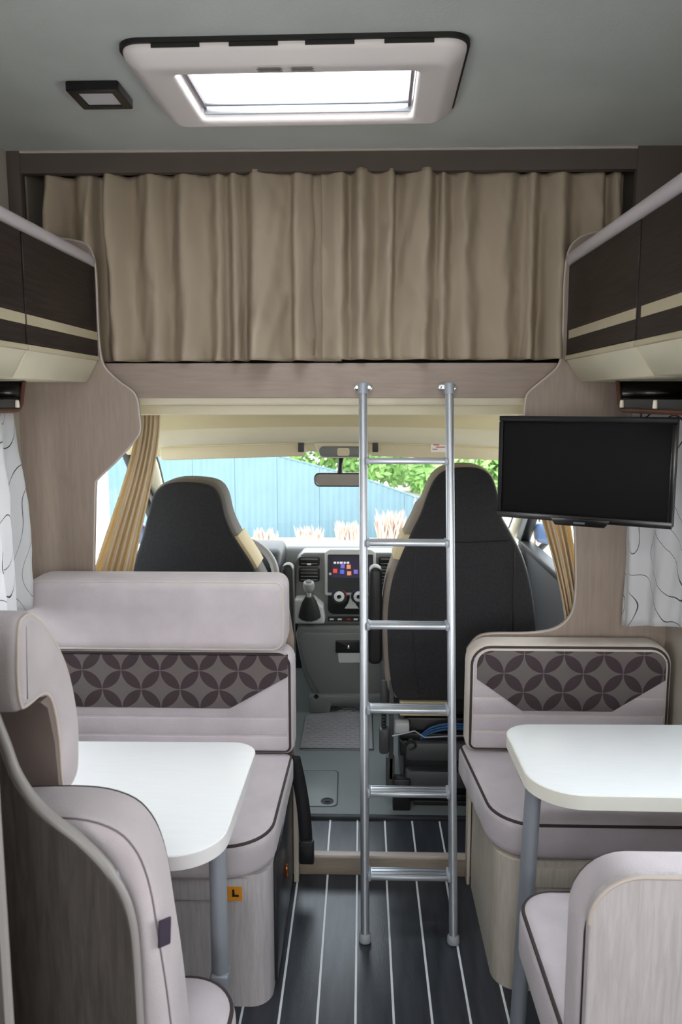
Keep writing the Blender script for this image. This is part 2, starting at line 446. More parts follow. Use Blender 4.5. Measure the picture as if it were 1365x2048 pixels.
# ================================================================== SETTING
def wall_with_window(name, x0, x1, y0, y1, z0, z1, wy0, wy1, wz0, wz1, m):
    b = MB()
    b.box((x0, y0, z0), (x1, wy0, z1)); b.box((x0, wy1, z0), (x1, y1, z1)); b.box((x0, wy0, z0), (x1, wy1, wz0)); b.box((x0, wy0, wz1), (x1, wy1, z1))
    return struct(b.done(name, m))
wall_with_window('wall_left', XL - 0.05, XL, YB, 2.62, -0.02, ZC + 0.05, 0.75, 2.15, 0.90, 1.50, 'wall')
wall_with_window('wall_right', XR, XR + 0.05, YB, 2.62, -0.02, ZC + 0.05, 0.75, 2.15, 0.90, 1.50, 'wall')
b = MB()
b.box((XL, YB - 0.05, 0), (-0.8, YB, ZC)); b.box((0.8, YB - 0.05, 0), (XR, YB, ZC)); b.box((-0.8, YB - 0.05, 0), (0.8, YB, 0.98)); b.box((-0.8, YB - 0.05, 1.85), (0.8, YB, ZC))
struct(b.done('wall_rear', 'wall'))
for k, x in ((1, XL - 0.03), (2, XR + 0.03)):
    w = box('window_%d' % k, (x - 0.004, 0.75, 0.90), (x + 0.004, 2.15, 1.50), 'glass'); struct(w)
    s = 1 if k == 2 else -1
    o = [(0.77, 0.92), (2.13, 0.92), (2.13, 1.48), (0.77, 1.48)]; i = [(0.80, 0.95), (2.10, 0.95), (2.10, 1.45), (0.80, 1.45)]
    MB().ring(rpoly(o, 0.05), rpoly(i, 0.04), 'x', x - 0.02, x + 0.01).done('window_frame', 'frame_white', w)
# ceiling with two roof openings
b = MB()
def slab_with_holes(b, holes, x0, x1, y0, y1, z0, z1):
    ys = sorted({y0, y1} | {h[1] for h in holes} | {h[3] for h in holes})
    for a, c in zip(ys, ys[1:]):
        xs = [x0]; 
        for h in holes:
            if h[1] <= a and h[3] >= c: xs += [h[0], h[2]]
        xs.append(x1)
        for k in range(0, len(xs), 2): b.box((xs[k], a, z0), (xs[k + 1], c, z1))
SKY = (-0.43, 1.79, 0.145, 2.125)
slab_with_holes(b, [SKY, (-0.3, -1.05, 0.3, -0.45)], XL - 0.05, XR + 0.05, YB - 0.05, 2.49, ZC, ZC + 0.04)
struct(b.done('ceiling', 'ceiling'))

# floor: dark planks divided by pale inlaid strips
fl = struct(box('floor', (XL - 0.05, YB, -0.05), (XR + 0.05, 2.446, -0.004), 'floor_slab'))
SX = -0.205; SP = 0.0968; SW = 0.006
plank_me = None; strip_me = None
for k in range(-3, 9):
    x0 = SX + SP * k + SW / 2; x1 = SX + SP * (k + 1) - SW / 2
    if plank_me is None:
        o = box('plank', (x0, -1.0, -0.004), (x1, 2.446, 0.0), 'floor_plank', fl, 0.0008, 1); plank_me = o
        s = box('inlay_strip', (x0 - SW, -1.0, -0.004), (x0, 2.446, -0.0008), 'floor_strip', fl); strip_me = s
    else:
        for src in (plank_me, strip_me):
            c = src.copy(); COL.objects.link(c); c.location = src.location + Vector((SP * (k + 3), 0, 0))
# raised step and cab floor
cf = struct(box('floor_cab', (-1.02, 2.462, -0.05), (0.82, 4.32, 0.066), 'rubber_grey'))
for k in range(-1, 7):
    x0 = SX + 0.0 + SP * k + SW / 2
    hi = min(x0 + SP - SW, 0.40)
    box('plank', (x0, 2.462, 0.066), (hi, 2.672, 0.070), 'floor_plank', cf, 0.0008, 1)
    box('inlay_strip', (x0 - SW, 2.462, 0.066), (x0, 2.672, 0.0692), 'floor_strip', cf)
st = struct(box('trim_1', (-0.204, 2.446, 0.0), (0.346, 2.462, 0.060), 'riser', None, 0.002))
box('nosing', (-0.204, 2.440, 0.060), (0.346, 2.468, 0.072), 'edge_band', st, 0.003)
struct(box('trim_2', (-0.300, 2.668, 0.066), (0.420, 2.690, 0.082), 'rubber_dark', None, 0.004))
# floor hatch in the cab floor
b = MB(); hp = [PZ(590, 1613, 0.068), PZ(676, 1613, 0.068), PZ(678, 1540, 0.068), PZ(600, 1540, 0.068)]
outer = rpoly([(p.x, p.y) for p in hp], 0.025); ctr = Vector((sum(p.x for p in hp) / 4, sum(p.y for p in hp) / 4))
inner = [((x - ctr.x) * 0.95 + ctr.x, (y - ctr.y) * 0.97 + ctr.y) for x, y in outer]
ht = prism('hatch', inner, 'z', 0.066, 0.0685, 'rubber_grey', cf, 0.001)
MB().ring(outer, inner, 'z', 0.066, 0.0672).done('hatch_joint', 'rubber_dark', cf)
hc = PZ(655, 1602, 0.069)
MB().lathe([(0.024, 0), (0.024, 0.002), (0.018, 0.002), (0.018, 0.0005)], (hc.x, hc.y, 0.0685)).done('hatch_lock', 'rubber_dark', ht)
MB().lathe([(0.009, 0), (0.009, 0.003)], (hc.x, hc.y, 0.069)).done('lock_core', 'vent_black', ht)

# partition to the cab: two shaped side panels, the lintel under the bed, the header above the curtain
lp = [(105, 474), (145, 480), (174, 490), (187, 516), (192, 560), (195, 640), (199, 695), (208, 732), (238, 763), (264, 782), (274, 800), (278, 830), (280, 862), (264, 888), (230, 925), (196, 958), (190, 975), (188, 1060), (186, 1180)]
L = [tuple(v) for v in smooth(XZ(lp, YP), 4)]
# ridge from the top of the curve to the wall follows the cabinet
Lp = [(XL, 0.0), (XL, 1.99)] + L + [(-0.86, 0.95), (-0.235, 0.93), (-0.215, 0.80), (-0.215, 0.0)]
o = prism('wall_front_left', Lp, 'y', YP, YP + 0.022, 'partition', None); struct(o)
tube('edge_band', [(x, YP + 0.002, z) for x, z in L], 0.0032, 'edge_band', o, 8)
rp = [(1215, 462), (1185, 466), (1158, 477), (1138, 503), (1130, 560), (1128, 640), (1125, 695), (1117, 732), (1085, 762), (1060, 783), (1052, 803), (1050, 860), (1062, 900), (1110, 960), (1140, 1000), (1150, 1050), (1153, 1120), (1152, 1190), (1142, 1232), (1112, 1258), (1060, 1267), (985, 1268), (955, 1276), (935, 1300)]
Rr = [tuple(v) for v in smooth(XZ(rp, YP), 4)]
Rp = [(XR, 0.0), (XR, 1.99)] + Rr + [(0.335, 0.6), (0.352, 0.0)]
o = prism('wall_front_right', Rp, 'y', YP, YP + 0.022, 'partition', None); struct(o)
tube('edge_band', [(x, YP + 0.002, z) for x, z in Rr], 0.0032, 'edge_band', o, 8)
struct(box('trim_3', (-0.86, 2.478, 1.556), (0.64, 2.51, 1.662), 'lintel', None, 0.004))
hd = struct(box('trim_4', (-1.015, 2.462, 2.215), (0.795, 2.49, ZC), 'header'))
box('edge_band', (-1.015, 2.455, ZC - 0.008), (0.795, 2.464, ZC), 'edge_band', hd, 0.002)
struct(box('trim_5', (XL, 2.456, 1.98), (-1.015, 2.49, ZC), 'header', None, 0.003))
struct(box('trim_6', (0.795, 2.456, 1.98), (XR, 2.49, ZC), 'header', None, 0.003))
struct(box('trim_7', (-0.216, 2.400, 0.0), (-0.200, 2.449, 0.355), 'pale_wood_warm', None, 0.002))
struct(box('trim_8', (0.342, 2.400, 0.0), (0.352, 2.449, 0.36), 'pale_wood_warm', None, 0.002))

# shell of the sleeping alcove above the cab
b = MB()
b.box((-1.02, 2.515, 1.58), (0.82, 3.9, 1.64))
b.box((-1.10, 2.515, 1.64), (-1.02, 3.9, ZC + 0.05)); b.box((0.82, 2.515, 1.64), (0.90, 3.9, ZC + 0.05))
b.box((-1.02, 3.88, 1.64), (0.82, 3.95, ZC + 0.05)); b.box((-1.10, 2.495, ZC + 0.005), (0.90, 3.95, ZC + 0.05))
struct(b.done('ceiling_alcove', 'wall', sm=False))

# cab shell -------------------------------------------------------------
CXM = -0.10; HW = 0.88
XD0, XD1 = CXM - HW, CXM + HW
# headliner profile lofted across the cab, sagging a little to both sides
prof = [(2.515, 1.575), (2.70, 1.575), (2.95, 1.535), (3.22, 1.437), (3.24, 1.405), (3.27, 1.388), (3.40, 1.362), (3.52, 1.325), (3.52, 1.35), (3.40, 1.42), (3.20, 1.575)]
def arch(x): return -0.028 * ((x - CXM) / HW) ** 2
b = MB()
xs = [XD0 - 0.04 + (2 * HW + 0.08) * i / 24 for i in range(25)]
rings = []
for x in xs: rings.append([b.v((x, y, z + (arch(x) if y > 3.0 else 0))) for y, z in prof])
for A, B in zip(rings, rings[1:]):
    for k in range(len(prof)): b.face([A[k], A[(k + 1) % len(prof)], B[(k + 1) % len(prof)], B[k]])
b.face(rings[0]); b.face(rings[-1][::-1])
struct(b.done('ceiling_cab', 'headliner', ang=50))
# front lip of the headliner above the visors
b = MB()
lip = [(3.195, 1.452), (3.21, 1.415), (3.25, 1.385), (3.30, 1.378), (3.30, 1.40), (3.24, 1.445)]
rings = []
for x in xs: rings.append([b.v((x, y, z + arch(x))) for y, z in lip])
for A, B in zip(rings, rings[1:]):
    for k in range(len(lip)): b.face([A[k], A[(k + 1) % len(lip)], B[(k + 1) % len(lip)], B[k]])
b.face(rings[0]); b.face(rings[-1][::-1])
struct(b.done('trim_9', 'cab_cream', ang=60))
# roller-blind housing and curtain rail under the bed
bl = tag(MB().prism(rpoly([(2.56, 1.533), (2.61, 1.533), (2.61, 1.572), (2.56, 1.572)], 0.014), 'x', XD0, 0.70).done('blind_housing', 'blind_rail'), 'cream roller blind housing just below the padded lintel', 'blind')
rail = box('curtain_rail', (XD0 + 0.03, 2.70, 1.500), (0.68, 2.73, 1.533), 'blind_rail', None, 0.006)
tag(rail, 'straight cream curtain rail across the cab opening', 'rail')
# side doors with windows
def cab_door(n, x, sgn, y0=2.474):
    b = MB(); t = 0.05; xa, xb = (x - t, x) if sgn < 0 else (x, x + t)
    b.box((xa, y0, -0.05), (xb, 4.05, 0.84)); b.box((xa, y0, 1.40), (xb, 3.55, 1.60))
    b.box((xa, y0, 0.84), (xb, y0 + 0.03, 1.40))
    d = struct(b.done('door_%d' % n, 'plastic_grey'))
    MB().prism([(3.36, 1.40), (3.44, 1.40), (4.12, 0.84), (4.00, 0.84)], 'x', xa, xb).bevel(0.006, 2).done('window_frame', 'plastic_black', d)
    MB().prism([(y0 + 0.03, 0.84), (4.00, 0.84), (3.40, 1.40), (y0 + 0.03, 1.40)], 'x', (xa + xb) / 2 - 0.002, (xa + xb) / 2 + 0.002).done('window_pane', 'glass', d)
    MB().box((xa - 0.004, y0 + 0.03, 0.82), (xb + 0.004, 3.98, 0.85)).bevel(0.004).done('window_sill', 'plastic_black', d)
    return d
cab_door(1, XD0 - 0.02, -1); cab_door(2, XD1 + 0.02, 1)
# A pillars
for n, s in ((10, -1), (11, 1)):
    xt = CXM + s * (HW - 0.01); xb_ = CXM + s * (HW + 0.03)
    pts = [Vector((xt, 3.44, 1.40)), Vector((xt, 3.62, 1.26)), Vector((xb_, 3.95, 1.03)), Vector((xb_, 4.30, 0.78))]
    o = tube('trim_%d' % n, smooth(pts, 4), 0.04, 'cab_cream', None, 12); struct(o)
    tube('seal', [p + Vector((-s * 0.036, 0.012, 0.006)) for p in smooth(pts, 4)], 0.008, 'rubber_dark', o, 8)
# windscreen
ws = MB()
def wsf(u, v):
    x = CXM - HW + 2 * HW * u; bow = 0.10 * (1 - ((x - CXM) / HW) ** 2)
    return Vector((x, 3.52 + 0.80 * v + bow * v, 1.325 + arch(x) - 0.545 * v - 0.02 * v * (1 - v)))
ws.grid(wsf, 16, 6)
struct(ws.done('window_3', 'glass', recalc=False))
# nose of the vehicle under the windscreen, seen from inside as the scuttle
b = MB(); b.box((XD0 - 0.04, 4.30, -0.05), (XD1 + 0.04, 4.46, 0.76)); struct(b.bevel(0.02).done('wall_front', 'plastic_black'))

# ================================================================== ROOF WINDOW AND LAMP
sk = thing('roof_window', 'white framed rectangular skylight in the ceiling letting in daylight', 'skylight', (-0.14, 1.9, ZC))
ZF = ZC - 0.045
def rect(x0, y0, x1, y1, r, seg=6): return rpoly([(x0, y0), (x1, y0), (x1, y1), (x0, y1)], r, seg)
RO = rect(-0.500, 1.728, 0.215, 2.150, 0.045); RI = rect(-0.470, 1.765, 0.180, 2.130, 0.03); RH = rect(-0.405, 1.815, 0.118, 2.105, 0.015)
b = MB(); n = len(RO)
lv = [(RO, ZC), (RO, ZC - 0.022), (RI, ZF), (RH, ZF + 0.006), (RH, ZC + 0.05)]
rg = [[b.v((x, y, z)) for x, y in pl] for pl, z in lv]
for A, B in zip(rg, rg[1:]):
    for k in range(n): b.face([A[k], A[(k + 1) % n], B[(k + 1) % n], B[k]])
b.bevel(0.008, 3, 20); b.done('frame', 'frame_white', sk)
MB().ring(rect(-0.506, 1.722, 0.221, 2.156, 0.048), rect(-0.48, 1.75, 0.19, 2.13, 0.03), 'z', ZC - 0.010, ZC).done('gasket', 'frame_dark', sk)
for x in (-0.43, -0.27, -0.115, 0.045):
    box('clip_slot', (x, 1.7255, ZC - 0.018), (x + 0.10, 1.730, ZC - 0.009), 'frame_dark', sk)
box('pane', (-0.405, 1.815, ZC + 0.045), (0.118, 2.105, ZC + 0.051), 'glass', sk)
box('blind_bar', (-0.395, 2.070, ZC - 0.012), (0.108, 2.078, ZC - 0.006), 'aluminium_dark', sk, 0.001)
box('blind_bar', (-0.400, 2.098, ZC - 0.022), (0.113, 2.106, ZC - 0.010), 'aluminium', sk, 0.001)
for x in (-0.401, 0.106): box('side_track', (x, 1.83, ZC - 0.010), (x + 0.008, 2.10, ZC + 0.01), 'print_grey', sk, 0.001)
for x0, x1 in ((-0.225, -0.162), (-0.155, -0.095)):
    lb = MB().obox(((x0 + x1) / 2, 1.776, ZF + 0.0015), (x1 - x0, 0.030, 0.0008), Matrix.Rotation(0.08, 3, 'X')).done('warning_label', 'frame_white', sk)
    for r in range(5):
        MB().obox(((x0 + x1) / 2, 1.765 + 0.0055 * r, ZF + 0.0004), ((x1 - x0) * random.uniform(0.7, 0.95), 0.0026, 0.0006), Matrix.Rotation(0.08, 3, 'X')).done('print_line', 'print_grey', lb)
sk.rotation_euler.z = -0.018
lm = thing('ceiling_lamp', 'small square black framed lamp on the ceiling beside the skylight', 'lamp', (-0.626, 2.005, ZC))
cx, cy = -0.626, 2.005; h = 0.062
b = MB().ring(rect(cx - h, cy - h, cx + h, cy + h, 0.006), rect(cx - h + 0.022, cy - h + 0.022, cx + h - 0.022, cy + h - 0.022, 0.003), 'z', ZC - 0.022, ZC)
b.bevel(0.002, 1, 60); b.done('frame', 'black_gloss', lm)
box('diffuser', (cx - h + 0.02, cy - h + 0.02, ZC - 0.018), (cx + h - 0.02, cy + h - 0.02, ZC - 0.006), 'lens', lm)

# ================================================================== OVERHEAD CABINETS
def overhead(side, y0, y1, label):
    s = -1 if side == 'L' else 1
    xf = -0.80 if s < 0 else 0.607; xw = (XL + 0.002) if s < 0 else (XR - 0.002); xv = -0.838 if s < 0 else 0.652
    t = thing('overhead_cabinet', label, 'cabinet', ((xf + xw) / 2, (y0 + y1) / 2, 1.60), 'overhead cabinets above the windows')
    i = -s  # towards the aisle
    body = [(xf + s * 0.018, 1.677), (xf + s * 0.018, 1.945), (xw, 1.945), (xw, 1.677)]
    prism('body', body, 'y', y0 + 0.001, y1 - 0.001, 'header', t)
    d = MB().box((min(xf, xf + s * 0.017), y0 + 0.002, 1.682), (max(xf, xf + s * 0.017), y1 - 0.002, 1.942)).bevel(0.002, 1).done('door', 'wenge', t)
    MB().box((min(xf + i * 0.0015, xf), y0 + 0.004, 1.728), (max(xf + i * 0.0015, xf), y1 - (0.03 if s > 0 else 0.004), 1.752)).done('accent_strip', 'gold_strip', d)
    val = [(xf, 1.677), (xf + s * 0.004, 1.664), (xv, 1.603), (xw, 1.603), (xw, 1.677)]
    o = prism('valance', val, 'y', y0 + 0.001, y1 - 0.001, 'valance_cream', t, 0.002, 1)
    MB().prism([(xf + i * 0.004, 1.667), (xf + i * 0.004, 1.681), (xf + s * 0.02, 1.681), (xf + s * 0.02, 1.667)], 'y', y0 + 0.001, y1 - 0.001).bevel(0.002, 1).done('lower_lip', 'gold_strip', t)
    return t
overhead('L', 1.925, 2.445, 'dark brown overhead cabinet on the left, the one next to the alcove curtain')
overhead('L', 1.35, 1.922, 'dark brown overhead cabinet cut off by the left picture edge')
overhead('R', 1.832, 2.445, 'dark brown overhead cabinet above the television, nearest the alcove curtain')
overhead('R', 1.20, 1.829, 'dark brown overhead cabinet cut off by the right picture edge')
for s, x, lab in ((-1, -0.812, 'pale lilac rounded rail along the top of the left overhead cabinets'), (1, 0.612, 'pale lilac rounded rail along the top of the right overhead cabinets')):
    o = tube('cornice_rail', [(x, 1.2, 1.961), (x, 2.40, 1.961), (x, 2.43, 1.958), (x + s * 0.01, 2.446, 1.950)], 0.018, 'rail_lilac', None, 14)
    tag(o, lab, 'rail', 'rails along the overhead cabinets')

# black open shelf troughs under the cabinets, over the windows
def trough(s, x, xw, y1, label):
    t = thing('window_shelf', label, 'shelf', ((x + xw) / 2, 1.7, 1.52), 'open shelves above the windows')
    y0 = 0.9
    sh = rpoly([(y0, 1.600), (y0, 1.524), (y1 - 0.012, 1.524), (y1 + 0.02, 1.600)], [0, 0.01, 0.03, 0])
    lo, hi = sorted((x, xw))
    pa = MB()
    pa.box((lo, y0, 1.524), (hi, y1 - 0.02, 1.530)); pa.box((xw - 0.004 if s > 0 else xw, y0, 1.53), (xw if s > 0 else xw + 0.004, y1, 1.600))
    pa.done('trough', 'black_gloss', t)
    pth = [(x, y0, 1.522), (x, y1 - 0.05, 1.522)] + [(x, y1 - 0.05 + 0.045 * math.sin(a), 1.560 - 0.038 * math.cos(a)) for a in (0.3, 0.6, 0.9, 1.2, 1.5)] + [(x, y1 + 0.015, 1.600)]
    tube('edge', pth, 0.006, 'brown_edge', t, 8)
    end = MB(); e2 = [Vector(p) for p in pth[2:]]
    for p, q in zip(e2, e2[1:]): end.face([end.v(p), end.v(q), end.v((xw, q.y, q.z)), end.v((xw, p.y, p.z))])
    end.done('end_panel', 'black_gloss', t, solid=0.004, recalc=False)
    box('front_rail', (x - 0.003, y0, 1.531), (x + 0.003, y1 - 0.03, 1.551), 'dash_dark', t)
    for yy in (y1 - 0.055, y1 - 0.30, y1 - 0.6):
        MB().lathe([(0.005, 0), (0.006, 0.004), (0.005, 0.018), (0.003, 0.02)], (x - s * 0.008, yy, 1.530), seg=12).done('peg', 'peg', t)
trough(1, 0.70, 0.945, 2.225, 'black open shelf with brown edge hanging above the television')
trough(-1, -0.92, -1.05, 2.165, 'black open shelf with brown edge above the left patterned curtain')

# ================================================================== CURTAINS
def curtain(name, path, z0, z1, m, label, cat, group=None, folds=14, amp=0.03, seed=1, nu=None, nz=26, top=0.5, lean=None, hem=0.0, wr=0.6):
    """cloth hung along a path in plan; folds of random width, pinched at the top"""
    rnd = random.Random(seed)
    pts = [Vector(p) for p in path]
    seg = [(b - a).length for a, b in zip(pts, pts[1:])]; tot = sum(seg)
    def at(s):
        d = s * tot
        for a, b, l in zip(pts, pts[1:], seg):
            if d <= l or b is pts[-1]: return a + (b - a) * (d / l), (b - a).normalized()
            d -= l
    w = [rnd.uniform(0.5, 1.5) for _ in range(folds)]; W = sum(w); acc = [0]
    for x in w: acc.append(acc[-1] + x / W)
    am = [rnd.uniform(0.45, 1.1) for _ in range(folds)]; dr = [rnd.uniform(-1, 1) for _ in range(folds)]; sk_ = [rnd.uniform(0.25, 0.75) for _ in range(folds)]
    def prof(s, v):
        for k in range(folds):
            if s <= acc[k + 1] or k == folds - 1:
                u = (s - acc[k]) / (acc[k + 1] - acc[k])
                c = min(0.85, max(0.15, sk_[k] + 0.18 * dr[k] * (v - 0.5)))
                u2 = 0.5 * u / c if u < c else 0.5 + 0.5 * (u - c) / (1 - c)
                base = 0.5 - 0.5 * math.cos(2 * PI * u2)
                return base * am[k]
    b = MB(); nu = nu or folds * 14
    def fn(i, j):
        v = j
        s = i + 0.010 * math.sin(3 * v + 9 * i) * (1 if 0.03 < i < 0.97 else 0) + (0.004 * noise.noise(Vector((i * 25, v * 4, seed + 7))) if 0.03 < i < 0.97 else 0)
        s = min(1, max(0, s))
        p, d = at(s); nrm = Vector((d.y, -d.x))
        a = amp * (top + (1 - top) * min(1, v * 3)) * (1 + 0.25 * math.sin(5 * i + 4 * v))
        off = prof(s, v) * a + wr * (0.012 * noise.noise(Vector((i * 9, v * 2.2, seed))) + 0.007 * noise.noise(Vector((i * 34 + v * 3, v * 3, seed + 3))) + 0.005 * noise.noise(Vector((i * 30 - v * 8, v * 7, seed + 5))))
        q = p + nrm * off
        z = z1 + (z0 - z1) * v + (hem * math.sin(12 * i + seed) if v == 1 else 0)
        if lean: q = q + Vector(lean(i, v)[:2]); z += lean(i, v)[2]
        return Vector((q.x, q.y, z))
    b.grid(fn, nu, nz)
    o = b.done(name, m, None, ang=180, solid=0.0016, recalc=False)
    return tag(o, label, cat, group)
# alcove: two overlapping halves
YCU = 2.505
curtain('alcove_curtain', [(-0.985, YCU + 0.05), (-0.16, YCU), (-0.095, YCU + 0.07)], 1.668, 2.222, 'alcove_cloth', 'left half of the beige curtain closing the sleeping alcove', 'curtain', 'alcove curtains', 10, 0.078, 3, top=0.75, wr=1.3, nz=44)
curtain('alcove_curtain', [(-0.125, YCU - 0.004), (0.785, YCU + 0.04)], 1.672, 2.222, 'alcove_cloth', 'right half of the beige curtain closing the sleeping alcove', 'curtain', 'alcove curtains', 11, 0.074, 9, top=0.75, wr=1.3, nz=44)
# cab curtains gathered and tied to the sides
def tied(name, top, bot, zt, zb, label, seed, folds=5):
    (xa, xb), (ya, yb) = top; (xc, xd), (yc, yd) = bot
    rnd = random.Random(seed); ph = rnd.uniform(0, 6)
    b = MB()
    def fn(u, v):
        e = v ** 0.85; kk = 3 * e * e - 2 * e ** 3
        x = (xa + (xb - xa) * u) * (1 - kk) + (xc + (xd - xc) * u) * kk
        y = (ya + (yb - ya) * u) * (1 - kk) + (yc + (yd - yc) * u) * kk
        y += -(0.012 + 0.016 * v) * (math.sin(2 * PI * folds * u + ph) + 0.4 * math.sin(2 * PI * folds * 2.3 * u + 1.3))
        return Vector((x, y, zt + (zb - zt) * v))
    b.grid(fn, folds * 14, 24)
    o = b.done(name, 'cab_cloth', None, ang=180, solid=0.0018, recalc=False)
    return tag(o, label, 'curtain', 'cab curtains')
tied('cab_curtain', ((-0.745, -0.675), (2.66, 2.68)), ((-0.945, -0.81), (2.56, 2.62)), 1.50, 0.62, 'cream cab curtain gathered beside the driver side window', 4)
tied('cab_curtain', ((0.515, 0.64), (2.68, 2.66)), ((0.690, 0.735), (2.60, 2.58)), 1.50, 0.66, 'cream cab curtain gathered below the television', 8)
# printed window curtains
curtain('window_curtain', [(-0.955, 1.35), (-0.960, 1.95), (-1.005, 2.275)], 0.945, 1.519, 'print_cloth', 'white window curtain with thin dark swirls on the left wall', 'curtain', 'printed window curtains', 10, 0.035, 5, nz=20)
curtain('window_curtain', [(0.80, 2.405), (0.85, 2.32), (0.93, 2.10), (0.935, 1.55)], 0.93, 1.519, 'print_cloth', 'white window curtain with thin dark swirls under the television', 'curtain', 'printed window curtains', 9, 0.03, 11, nz=20,
        lean=lambda i, v: (0.0, 0.0, -0.065 * v * max(0, 1 - i * 3.2)))

# ================================================================== LADDER
ld = thing('ladder', 'aluminium ladder with six rungs hooked onto the alcove lintel', 'ladder', (0.14, 2.11, 0))
ZT = 1.588; YT = 2.395; YF = 2.115
def lad(z): return YF + (YT - YF) * z / ZT
for xt, xb_ in ((0.002, 0.014), (0.257, 0.268)):
    tube('rail', [(xb_, lad(0.02), 0.02), (xt, YT, ZT)], 0.0125, 'aluminium', ld, 14)
    MB().lathe([(0.016, 0), (0.018, 0.004), (0.017, 0.022), (0.0135, 0.026)], (xb_, lad(0.012), 0.0), (xt - xb_, (YT - YF), ZT)).done('foot', 'foot_rubber', ld)
    hk = MB(); hk.lathe([(0.0145, 0), (0.015, 0.004), (0.015, 0.03), (0.010, 0.034)], (xt, YT - 0.003, ZT - 0.02), (0, 0.15, 1), 14)
    hk.done('top_cap', 'grey_metal', ld)
    br = MB().prism(rpoly([(xt - 0.028, ZT - 0.012), (xt + 0.028, ZT - 0.012), (xt + 0.028, ZT + 0.012), (xt - 0.028, ZT + 0.012)], 0.0119), 'y', 2.466, 2.477).bevel(0.002, 2).done('wall_plate', 'chrome', ld)
    tube('hook', [(xt, YT, ZT), (xt, 2.44, ZT + 0.004), (xt, 2.468, ZT)], 0.009, 'chrome', ld, 10)
    for sx in (-0.019, 0.019):
        MB().lathe([(0.005, 0), (0.004, 0.003)], (xt + sx, 2.466, ZT), (0, -1, 0), 10).done('screw', 'chrome', br)
for y in (922, 1085, 1250, 1417, 1583, 1748):
    z = 1.34
    for _ in range(8): z = P(800, y, lad(z)).z
    yy = lad(z); x0 = 0.014 + (0.002 - 0.014) * z / ZT; x1 = 0.268 + (0.257 - 0.268) * z / ZT
    rot = Matrix.Rotation(0.06, 3, 'X')
    r = MB().obox(((x0 + x1) / 2, yy, z), (x1 - x0 - 0.03, 0.046, 0.014), rot).bevel(0.004, 2).done('rung', 'aluminium', ld)
    for k in range(3):
        MB().obox(Vector(((x0 + x1) / 2, yy, z)) + rot @ Vector((0, -0.014 + 0.014 * k, 0.0072)), (x1 - x0 - 0.04, 0.003, 0.0015), rot).done('tread_rib', 'aluminium_dark', r)
    for xx in (x0 + 0.013, x1 - 0.013):
        MB().obox((xx, yy, z), (0.010, 0.050, 0.020), rot).bevel(0.004, 2).done('end_cap', 'grey_metal', r)

# ================================================================== UPHOLSTERY
def cushion(name, outline, axis, a, b_, bev, label, cat, pipe=None, m='fabric', group=None, pipe_at=None, seg=4, parent=None, pipe_r=0.0035, shrink=None):
    """block cushion: rounded outline extruded, soft edges, dark piping on one face"""
    t = parent or thing(name, label, cat, (sum(p[0] for p in outline) / len(outline), 0, 0) if axis != 'x' else (0, 0, 0), group)
    MB().puff(outline, axis, a, b_, bev).done('cover', m, t, ang=80)
    return t
def loop3(outline, axis, h): return [{'x': (h, p[0], p[1]), 'y': (p[0], h, p[1]), 'z': (p[0], p[1], h)}[axis] for p in outline]
def petal_back(name, x0, x1, z0, z1, yf, yb, r, hexa, label, bands, m_border, corner=(0, 0, 1, 1), shift=0.0):
    t = thing(name, label, 'backrest', ((x0 + x1) / 2, yf, z0), 'petal patterned backrests')
    ol = rpoly([(x0, z0), (x1, z0), (x1, z1), (x0, z1)], [0.03 if c == 0 else r for c in corner], 8)
    MB().puff(ol, 'y', yf + 0.004, yb, 0.026).done('cover', m_border, t, ang=80)
    fo = inset(ol, 0.013)
    tube('piping', loop3(fo, 'y', yf + 0.0085), 0.0042, 'piping', t, 8, True)
    fi = inset(ol, 0.018)
    fz0 = z0 + 0.018; fz1 = z1 - 0.018
    # quilted bands of the lower face
    hz = min(p[1] for p in hexa)
    zs = [fz0] + bands + [max(p[1] for p in hexa) - 0.02]
    for za, zb in zip(zs, zs[1:]):
        MB().box((x0 + 0.018, yf + 0.003, za), (x1 - 0.018, yf + 0.03, zb)).bevel(0.006, 3).done('quilt_band', 'fabric_band', t, ang=60)
    pp = MB().prism(hexa, 'y', yf - 0.001, yf + 0.02).bevel(0.002, 2, 20).done('petal_panel', 'petal_fabric', t)
    pp.data.transform(Matrix.Translation((-shift, 0, 0))); pp.location.x += shift
    return t

# ---- far left bench
bl_ = thing('bench_base', 'pale wood bench base with rounded corner and dark aisle door, left of the aisle', 'bench', (-0.62, 2.1, 0), 'bench bases')
prism('body', rpoly([(XL + 0.002, 1.86), (-0.228, 1.86), (-0.228, 2.40), (XL + 0.002, 2.40)], [0, 0.055, 0, 0], 8), 'z', 0.0, 0.365, 'pale_wood', bl_, 0.0)
box('front_flap', (-0.80, 1.852, 0.30), (-0.285, 1.861, 0.36), 'pale_wood', bl_, 0.002)
dk = box('aisle_door', (-0.229, 1.935, 0.015), (-0.219, 2.395, 0.355), 'dark_door', bl_, 0.002)
hpt = PX(571, 1735, -0.217)
MB().tube([(-0.213, hpt.y + 0.012 * math.cos(a), hpt.z - 0.012 + 0.020 * math.sin(a)) for a in [2 * PI * k / 14 for k in range(14)]], 0.003, 8, True).done('ring_handle', 'copper', dk)
stp0 = P(452, 1773, 1.851); stp1 = P(485, 1802, 1.851)
sti = MB().prism(rpoly([(stp0.x, stp1.z), (stp1.x, stp1.z), (stp1.x, stp0.z), (stp0.x, stp0.z)], 0.004), 'y', 1.8505, 1.8518).done('sticker', 'sticker_orange', bl_)
sw, shh = stp1.x - stp0.x, stp0.z - stp1.z
seatmark = [(0.40, 0.80), (0.52, 0.80), (0.54, 0.45), (0.78, 0.45), (0.80, 0.30), (0.38, 0.30)]
